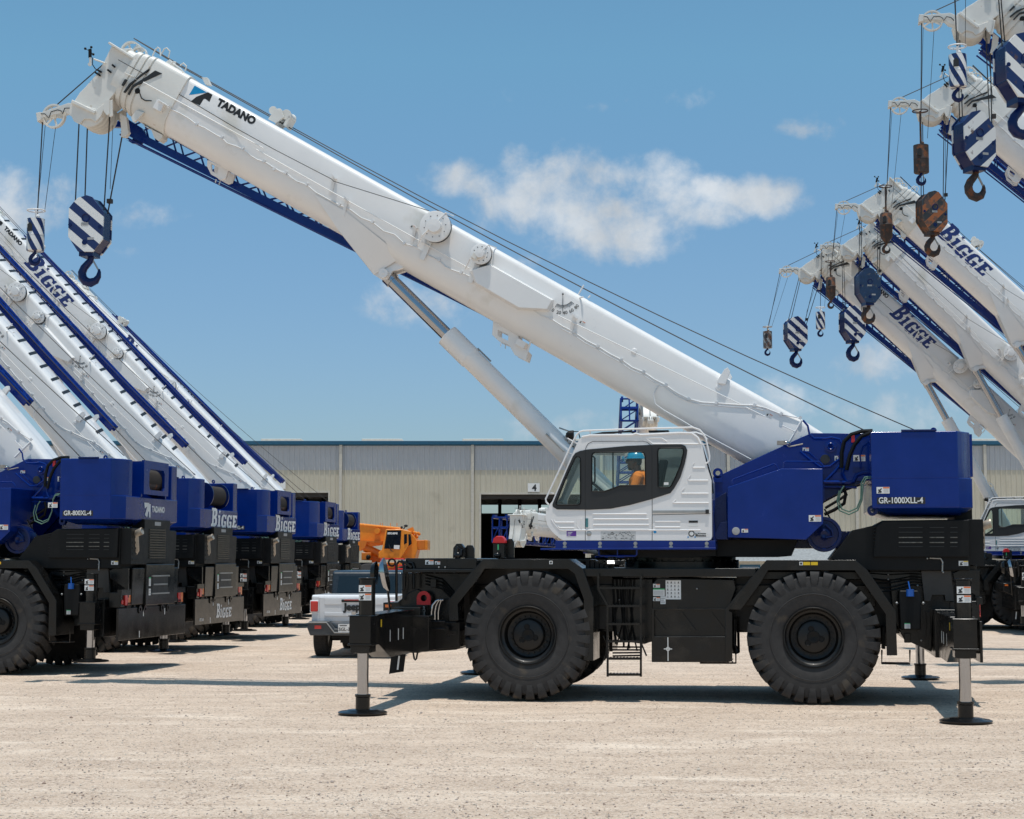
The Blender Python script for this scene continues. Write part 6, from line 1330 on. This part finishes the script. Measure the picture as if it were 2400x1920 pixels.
# ================================================================== ground and stones
def n2(x, y):
    return .5 * math.sin(.9 * x + .31 * y + 1) * math.sin(.7 * y - .2 * x) + .3 * math.sin(2.3 * x + 1.3 * y) * math.sin(1.9 * y + 2) + .2 * math.sin(5.1 * x - 2.2 * y) * math.sin(4.3 * y + x)
xs = [-700, -300, -120, -60, -40] + [-30 + .5 * k for k in range(121)] + [40, 60, 120, 300, 700]; ys = [-300, -60, -10, 5, 8] + [10 + .5 * k for k in range(101)] + [70, 90, 130, 250, 600, 1500]
vs = [(x, y, .018 * n2(x, y) - .018 if -31 < x < 31 and 9 < y < 61 else -.018) for y in ys for x in xs]; nx = len(xs)
fs = [(j * nx + i, j * nx + i + 1, (j + 1) * nx + i + 1, (j + 1) * nx + i) for j in range(len(ys) - 1) for i in range(nx - 1)]
gm = bpy.data.materials.new('gravel_ground'); gm.use_nodes = True; nt = gm.node_tree; N = nt.nodes; L = nt.links; b = N['Principled BSDF']; b.inputs['Roughness'].default_value = .9; b.inputs['Specular IOR Level'].default_value = .2
tc = N.new('ShaderNodeTexCoord')
def noise(scale, det=6, rough=.6, sx=None, dist=0):
    n = N.new('ShaderNodeTexNoise'); n.inputs['Scale'].default_value = scale; n.inputs['Detail'].default_value = det; n.inputs['Roughness'].default_value = rough; n.inputs['Distortion'].default_value = dist
    if sx: mp = N.new('ShaderNodeMapping'); mp.inputs['Scale'].default_value = sx; mp.inputs['Rotation'].default_value = (0, 0, R(6)); L.new(tc.outputs['Object'], mp.inputs[0]); L.new(mp.outputs[0], n.inputs['Vector'])
    else: L.new(tc.outputs['Object'], n.inputs['Vector'])
    return n.outputs['Fac']
def ramp(f, a, b_): r = N.new('ShaderNodeMapRange'); r.inputs[1].default_value = a; r.inputs[2].default_value = b_; L.new(f, r.inputs[0]); return r.outputs[0]
def mixc(f, a, b_, mode='MIX'):
    mx = N.new('ShaderNodeMix'); mx.data_type = 'RGBA'; mx.blend_type = mode
    for i, q in ((0, f), (6, a), (7, b_)):
        if isinstance(q, tuple): mx.inputs[i].default_value = (*q, 1)
        elif isinstance(q, (int, float)): mx.inputs[i].default_value = q
        else: L.new(q, mx.inputs[i])
    return mx.outputs[2]
def stretched(scale, rot, sx, sy, det=6, rough=.65, dist=.4):
    mp = N.new('ShaderNodeMapping'); mp.inputs['Scale'].default_value = (sx, sy, 1); mp.inputs['Rotation'].default_value = (0, 0, R(rot)); L.new(tc.outputs['Object'], mp.inputs[0])
    n = N.new('ShaderNodeTexNoise'); n.inputs['Scale'].default_value = scale; n.inputs['Detail'].default_value = det; n.inputs['Roughness'].default_value = rough; n.inputs['Distortion'].default_value = dist; L.new(mp.outputs[0], n.inputs['Vector']); return n.outputs['Fac']
def mm0(a, k): n = N.new('ShaderNodeMath'); n.operation = 'MULTIPLY'; L.new(a, n.inputs[0]); n.inputs[1].default_value = k; return n.outputs[0]
def pebbles(scale):
    v = N.new('ShaderNodeTexVoronoi'); v.inputs['Scale'].default_value = scale; L.new(tc.outputs['Object'], v.inputs['Vector']); sx = N.new('ShaderNodeSeparateColor'); L.new(v.outputs['Color'], sx.inputs[0]); return sx.outputs[0], v.outputs['Distance']
c = mixc(ramp(noise(.5, 8, .7), .36, .64), (.68, .53, .405), (.55, .42, .315))
c = mixc(ramp(stretched(.8, 28, .35, 1.5), .50, .68), c, (.80, .655, .52))
c = mixc(ramp(stretched(1.1, -12, .25, 1.6), .56, .70), c, (.48, .36, .265))
c = mixc(mm0(ramp(stretched(2.6, 31, .12, 1.3, 4), .52, .66), .55), c, (.49, .365, .27))
grav = ramp(noise(1.3, 9, .8), .40, .60)
p1, d1 = pebbles(42); p2, d2 = pebbles(85)
def mm_(a, b_): n = N.new('ShaderNodeMath'); n.operation = 'MULTIPLY'; L.new(a, n.inputs[0]); (L.new(b_, n.inputs[1]) if not isinstance(b_, float) else setattr(n.inputs[1], 'default_value', b_)); return n.outputs[0]
c = mixc(mm_(ramp(p2, .72, .80), grav), c, (.43, .32, .24))
c = mixc(mm_(ramp(p2, .25, .15), .6), c, (.80, .71, .62))
c = mixc(mm_(ramp(p1, .80, .86), grav), c, (.34, .25, .19))
c = mixc(mm_(ramp(p1, .955, .965), .9), c, (.16, .12, .10))
c = mixc(mm_(ramp(noise(12, 8, .85), .50, .70), .6), c, (.44, .33, .25))
L.new(c, b.inputs['Base Color'])
bp1 = N.new('ShaderNodeBump'); bp1.inputs['Strength'].default_value = .6; bp1.inputs['Distance'].default_value = .02; L.new(noise(30, 8, .8), bp1.inputs['Height'])
bp2 = N.new('ShaderNodeBump'); bp2.inputs['Strength'].default_value = .6; bp2.inputs['Distance'].default_value = .06; L.new(noise(5.5, 8, .7), bp2.inputs['Height']); L.new(bp1.outputs[0], bp2.inputs['Normal']); L.new(bp2.outputs[0], b.inputs['Normal'])
g = MB().add(vs, fs).mesh('ground', [gm], 180); go = link('ground', g); tag(go, 'pale gravel yard surface', None, kind='structure')
rnd = random.Random(11); m = MB(); stm = [mat('stone_grey', (.36, .30, .26), .85, var=.3, scale=30), mat('stone_pale', (.48, .42, .35), .85, var=.2, scale=30), mat('stone_brown', (.28, .20, .155), .85, var=.3, scale=30)]
octv = [(1, 0, 0), (0, 1, 0), (-1, 0, 0), (0, -1, 0), (0, 0, 1), (0, 0, -1)]; octf = [(0, 1, 4), (1, 2, 4), (2, 3, 4), (3, 0, 4), (1, 0, 5), (2, 1, 5), (3, 2, 5), (0, 3, 5)]
for k in range(16000):
    y = 12.5 / (1 - rnd.random() * .68); x = rnd.uniform(-.32, .32) * y; s = .005 + .012 * rnd.random() ** 5 + (.012 if rnd.random() < .006 else 0)
    a = rnd.random() * 6; ca, sa = math.cos(a), math.sin(a); z = .018 * n2(x, y) - .018 + s * .25; vv = []
    for vx, vy, vz in octv:
        j = rnd.uniform(.7, 1.25); X_, Y_ = vx * s * j, vy * s * j * .8; vv.append((x + X_ * ca - Y_ * sa, y + X_ * sa + Y_ * ca, z + vz * s * .6 * j))
    m.add(vv, octf, 0 if rnd.random() < .5 else (1 if rnd.random() < .6 else 2))
st = part('gravel_stones', m, stm, ang=20); tag(st, 'loose gravel scattered over the yard', 'gravel', kind='stuff')

# ================================================================== sky, sun
SUNV = Vector((.02, -.14, 1)).normalized(); el = math.asin(SUNV.z)
w = bpy.data.worlds.new('World'); sc.world = w; w.use_nodes = True; nt = w.node_tree; N = nt.nodes; L = nt.links
sky = N.new('ShaderNodeTexSky'); sky.sky_type = 'NISHITA'; sky.sun_disc = False; sky.sun_elevation = el; sky.sun_rotation = math.atan2(SUNV.x, SUNV.y); sky.air_density = 1.0; sky.dust_density = 1.0; sky.ozone_density = 1.3
tc = N.new('ShaderNodeTexCoord'); sp = N.new('ShaderNodeSeparateXYZ'); L.new(tc.outputs['Generated'], sp.inputs[0])
def mth(op, *a):
    n = N.new('ShaderNodeMath'); n.operation = op
    for i, q in enumerate(a):
        if isinstance(q, (int, float)): n.inputs[i].default_value = q
        else: L.new(q, n.inputs[i])
    return n.outputs[0]
ay = mth('MAXIMUM', mth('ABSOLUTE', sp.outputs[1]), .02); uu = mth('DIVIDE', sp.outputs[0], ay); vv = mth('DIVIDE', sp.outputs[2], ay)
cb = N.new('ShaderNodeCombineXYZ'); L.new(uu, cb.inputs[0]); L.new(vv, cb.inputs[1]); L.new(mth('MULTIPLY', mth('LESS_THAN', sp.outputs[1], 0), 3.0), cb.inputs[2])
def wn(scale, det, rough, dist=.3):
    n = N.new('ShaderNodeTexNoise'); n.inputs['Scale'].default_value = scale; n.inputs['Detail'].default_value = det; n.inputs['Roughness'].default_value = rough; n.inputs['Distortion'].default_value = dist; L.new(cb.outputs[0], n.inputs['Vector']); return n
CL = [(1110, 425, 130, 55, 1.2), (1205, 385, 62, 75, 1.2), (1300, 430, 160, 80, 1.4), (1330, 490, 230, 80, 1.5), (1440, 550, 190, 68, 1.4), (1540, 570, 85, 45, 1.15), (1500, 430, 150, 65, 1.3), (1545, 395, 62, 42, 1.1), (1670, 450, 180, 46, 1.15), (1780, 455, 120, 50, 1.25), (1640, 490, 110, 52, 1.1), (1340, 605, 150, 40, .7), (1870, 470, 60, 30, .7),
      (1175, 245, 60, 40, .38), (1490, 232, 90, 26, .72), (1610, 235, 60, 35, .42), (1420, 250, 70, 20, .45), (1870, 290, 100, 45, .5), (20, 470, 160, 80, 1.0), (110, 440, 90, 45, .6), (330, 505, 120, 42, .62), (290, 590, 70, 25, .45), (1020, 715, 170, 60, .85), (920, 705, 80, 28, .6), (1370, 1005, 160, 48, 1.1), (2010, 865, 130, 55, 1.0), (1880, 930, 150, 60, .8), (2080, 960, 160, 70, .8), (1640, 770, 50, 20, .3), (2140, 830, 120, 60, .7), (1230, 990, 60, 25, .6)]
val = None
for px, py, rx, ry, a in CL:
    d = ray(px, py); cu, cv = d[0] / d[1], d[2] / d[1]
    e = mth('ADD', mth('POWER', mth('MULTIPLY', mth('SUBTRACT', uu, cu), FOC / rx), 2.0), mth('POWER', mth('MULTIPLY', mth('SUBTRACT', vv, cv), FOC / ry), 2.0))
    e = mth('SUBTRACT', a, mth('MULTIPLY', e, .55 + .25 * a)); val = e if val is None else mth('MAXIMUM', val, e)
# the same kind of cloud on the other half of the sky
gen = wn(3.0, 3, .5); back = mth('MULTIPLY', mth('SUBTRACT', gen.outputs['Fac'], .56), 6.0)
isb = mth('LESS_THAN', sp.outputs[1], 0.0); val = mth('ADD', mth('MULTIPLY', val, mth('SUBTRACT', 1.0, isb)), mth('MULTIPLY', back, isb))
nz = wn(22, 9, .60, .12).outputs['Fac']
dens = mth('ADD', mth('MAXIMUM', val, -2.0), mth('MULTIPLY', mth('SUBTRACT', nz, .525), 5.4))
mk = N.new('ShaderNodeMapRange'); mk.interpolation_type = 'SMOOTHSTEP'; mk.inputs[1].default_value = .0; mk.inputs[2].default_value = 1.75; mk.inputs[4].default_value = .95; L.new(dens, mk.inputs[0])
sh2 = wn(14, 6, .6, .2).outputs['Fac']; cs = N.new('ShaderNodeMapRange'); cs.inputs[1].default_value = .35; cs.inputs[2].default_value = .7; cs.inputs[3].default_value = .78; cs.inputs[4].default_value = 1.10; L.new(sh2, cs.inputs[0])
SKYS = .10
tint = N.new('ShaderNodeMix'); tint.data_type = 'RGBA'; tint.blend_type = 'MULTIPLY'; tint.inputs[0].default_value = 1; L.new(sky.outputs[0], tint.inputs[6]); tg_ = N.new('ShaderNodeMapRange'); tg_.inputs[1].default_value = .05; tg_.inputs[2].default_value = .30; L.new(vv, tg_.inputs[0])
tc_ = N.new('ShaderNodeMix'); tc_.data_type = 'RGBA'; tc_.inputs[6].default_value = (.76, .95, 1.14, 1); tc_.inputs[7].default_value = (.84, 1.25, 1.26, 1); L.new(tg_.outputs[0], tc_.inputs[0]); L.new(tc_.outputs[2], tint.inputs[7])
pw_ = N.new('ShaderNodeMath'); pw_.operation = 'POWER'; pw_.inputs[1].default_value = 2.0; L.new(tg_.outputs[0], pw_.inputs[0]); L.new(pw_.outputs[0], tc_.inputs[0])
cc = N.new('ShaderNodeMix'); cc.data_type = 'RGBA'; cc.blend_type = 'MULTIPLY'; cc.inputs[0].default_value = 1; cc.inputs[6].default_value = (.66 / SKYS, .71 / SKYS, .76 / SKYS, 1); L.new(cs.outputs[0], cc.inputs[7])
mx = N.new('ShaderNodeMix'); mx.data_type = 'RGBA'; L.new(mk.outputs[0], mx.inputs[0]); L.new(tint.outputs[2], mx.inputs[6]); L.new(cc.outputs[2], mx.inputs[7])
bg = N['Background']; L.new(mx.outputs[2], bg.inputs['Color']); bg.inputs['Strength'].default_value = SKYS
sun = bpy.data.lights.new('sun', 'SUN'); sun.energy = 3.6; sun.angle = R(.53); sun.color = (1, .96, .90); so_ = bpy.data.objects.new('sun', sun); COL.objects.link(so_); so_.rotation_euler = SUNV.to_track_quat('Z', 'Y').to_euler(); so_.location = (0, 0, 60)
sc.view_settings.view_transform = 'Standard'; sc.view_settings.look = 'None'; sc.view_settings.exposure = 0; sc.view_settings.gamma = 1
sc.cycles.max_bounces = 8; sc.cycles.transparent_max_bounces = 12
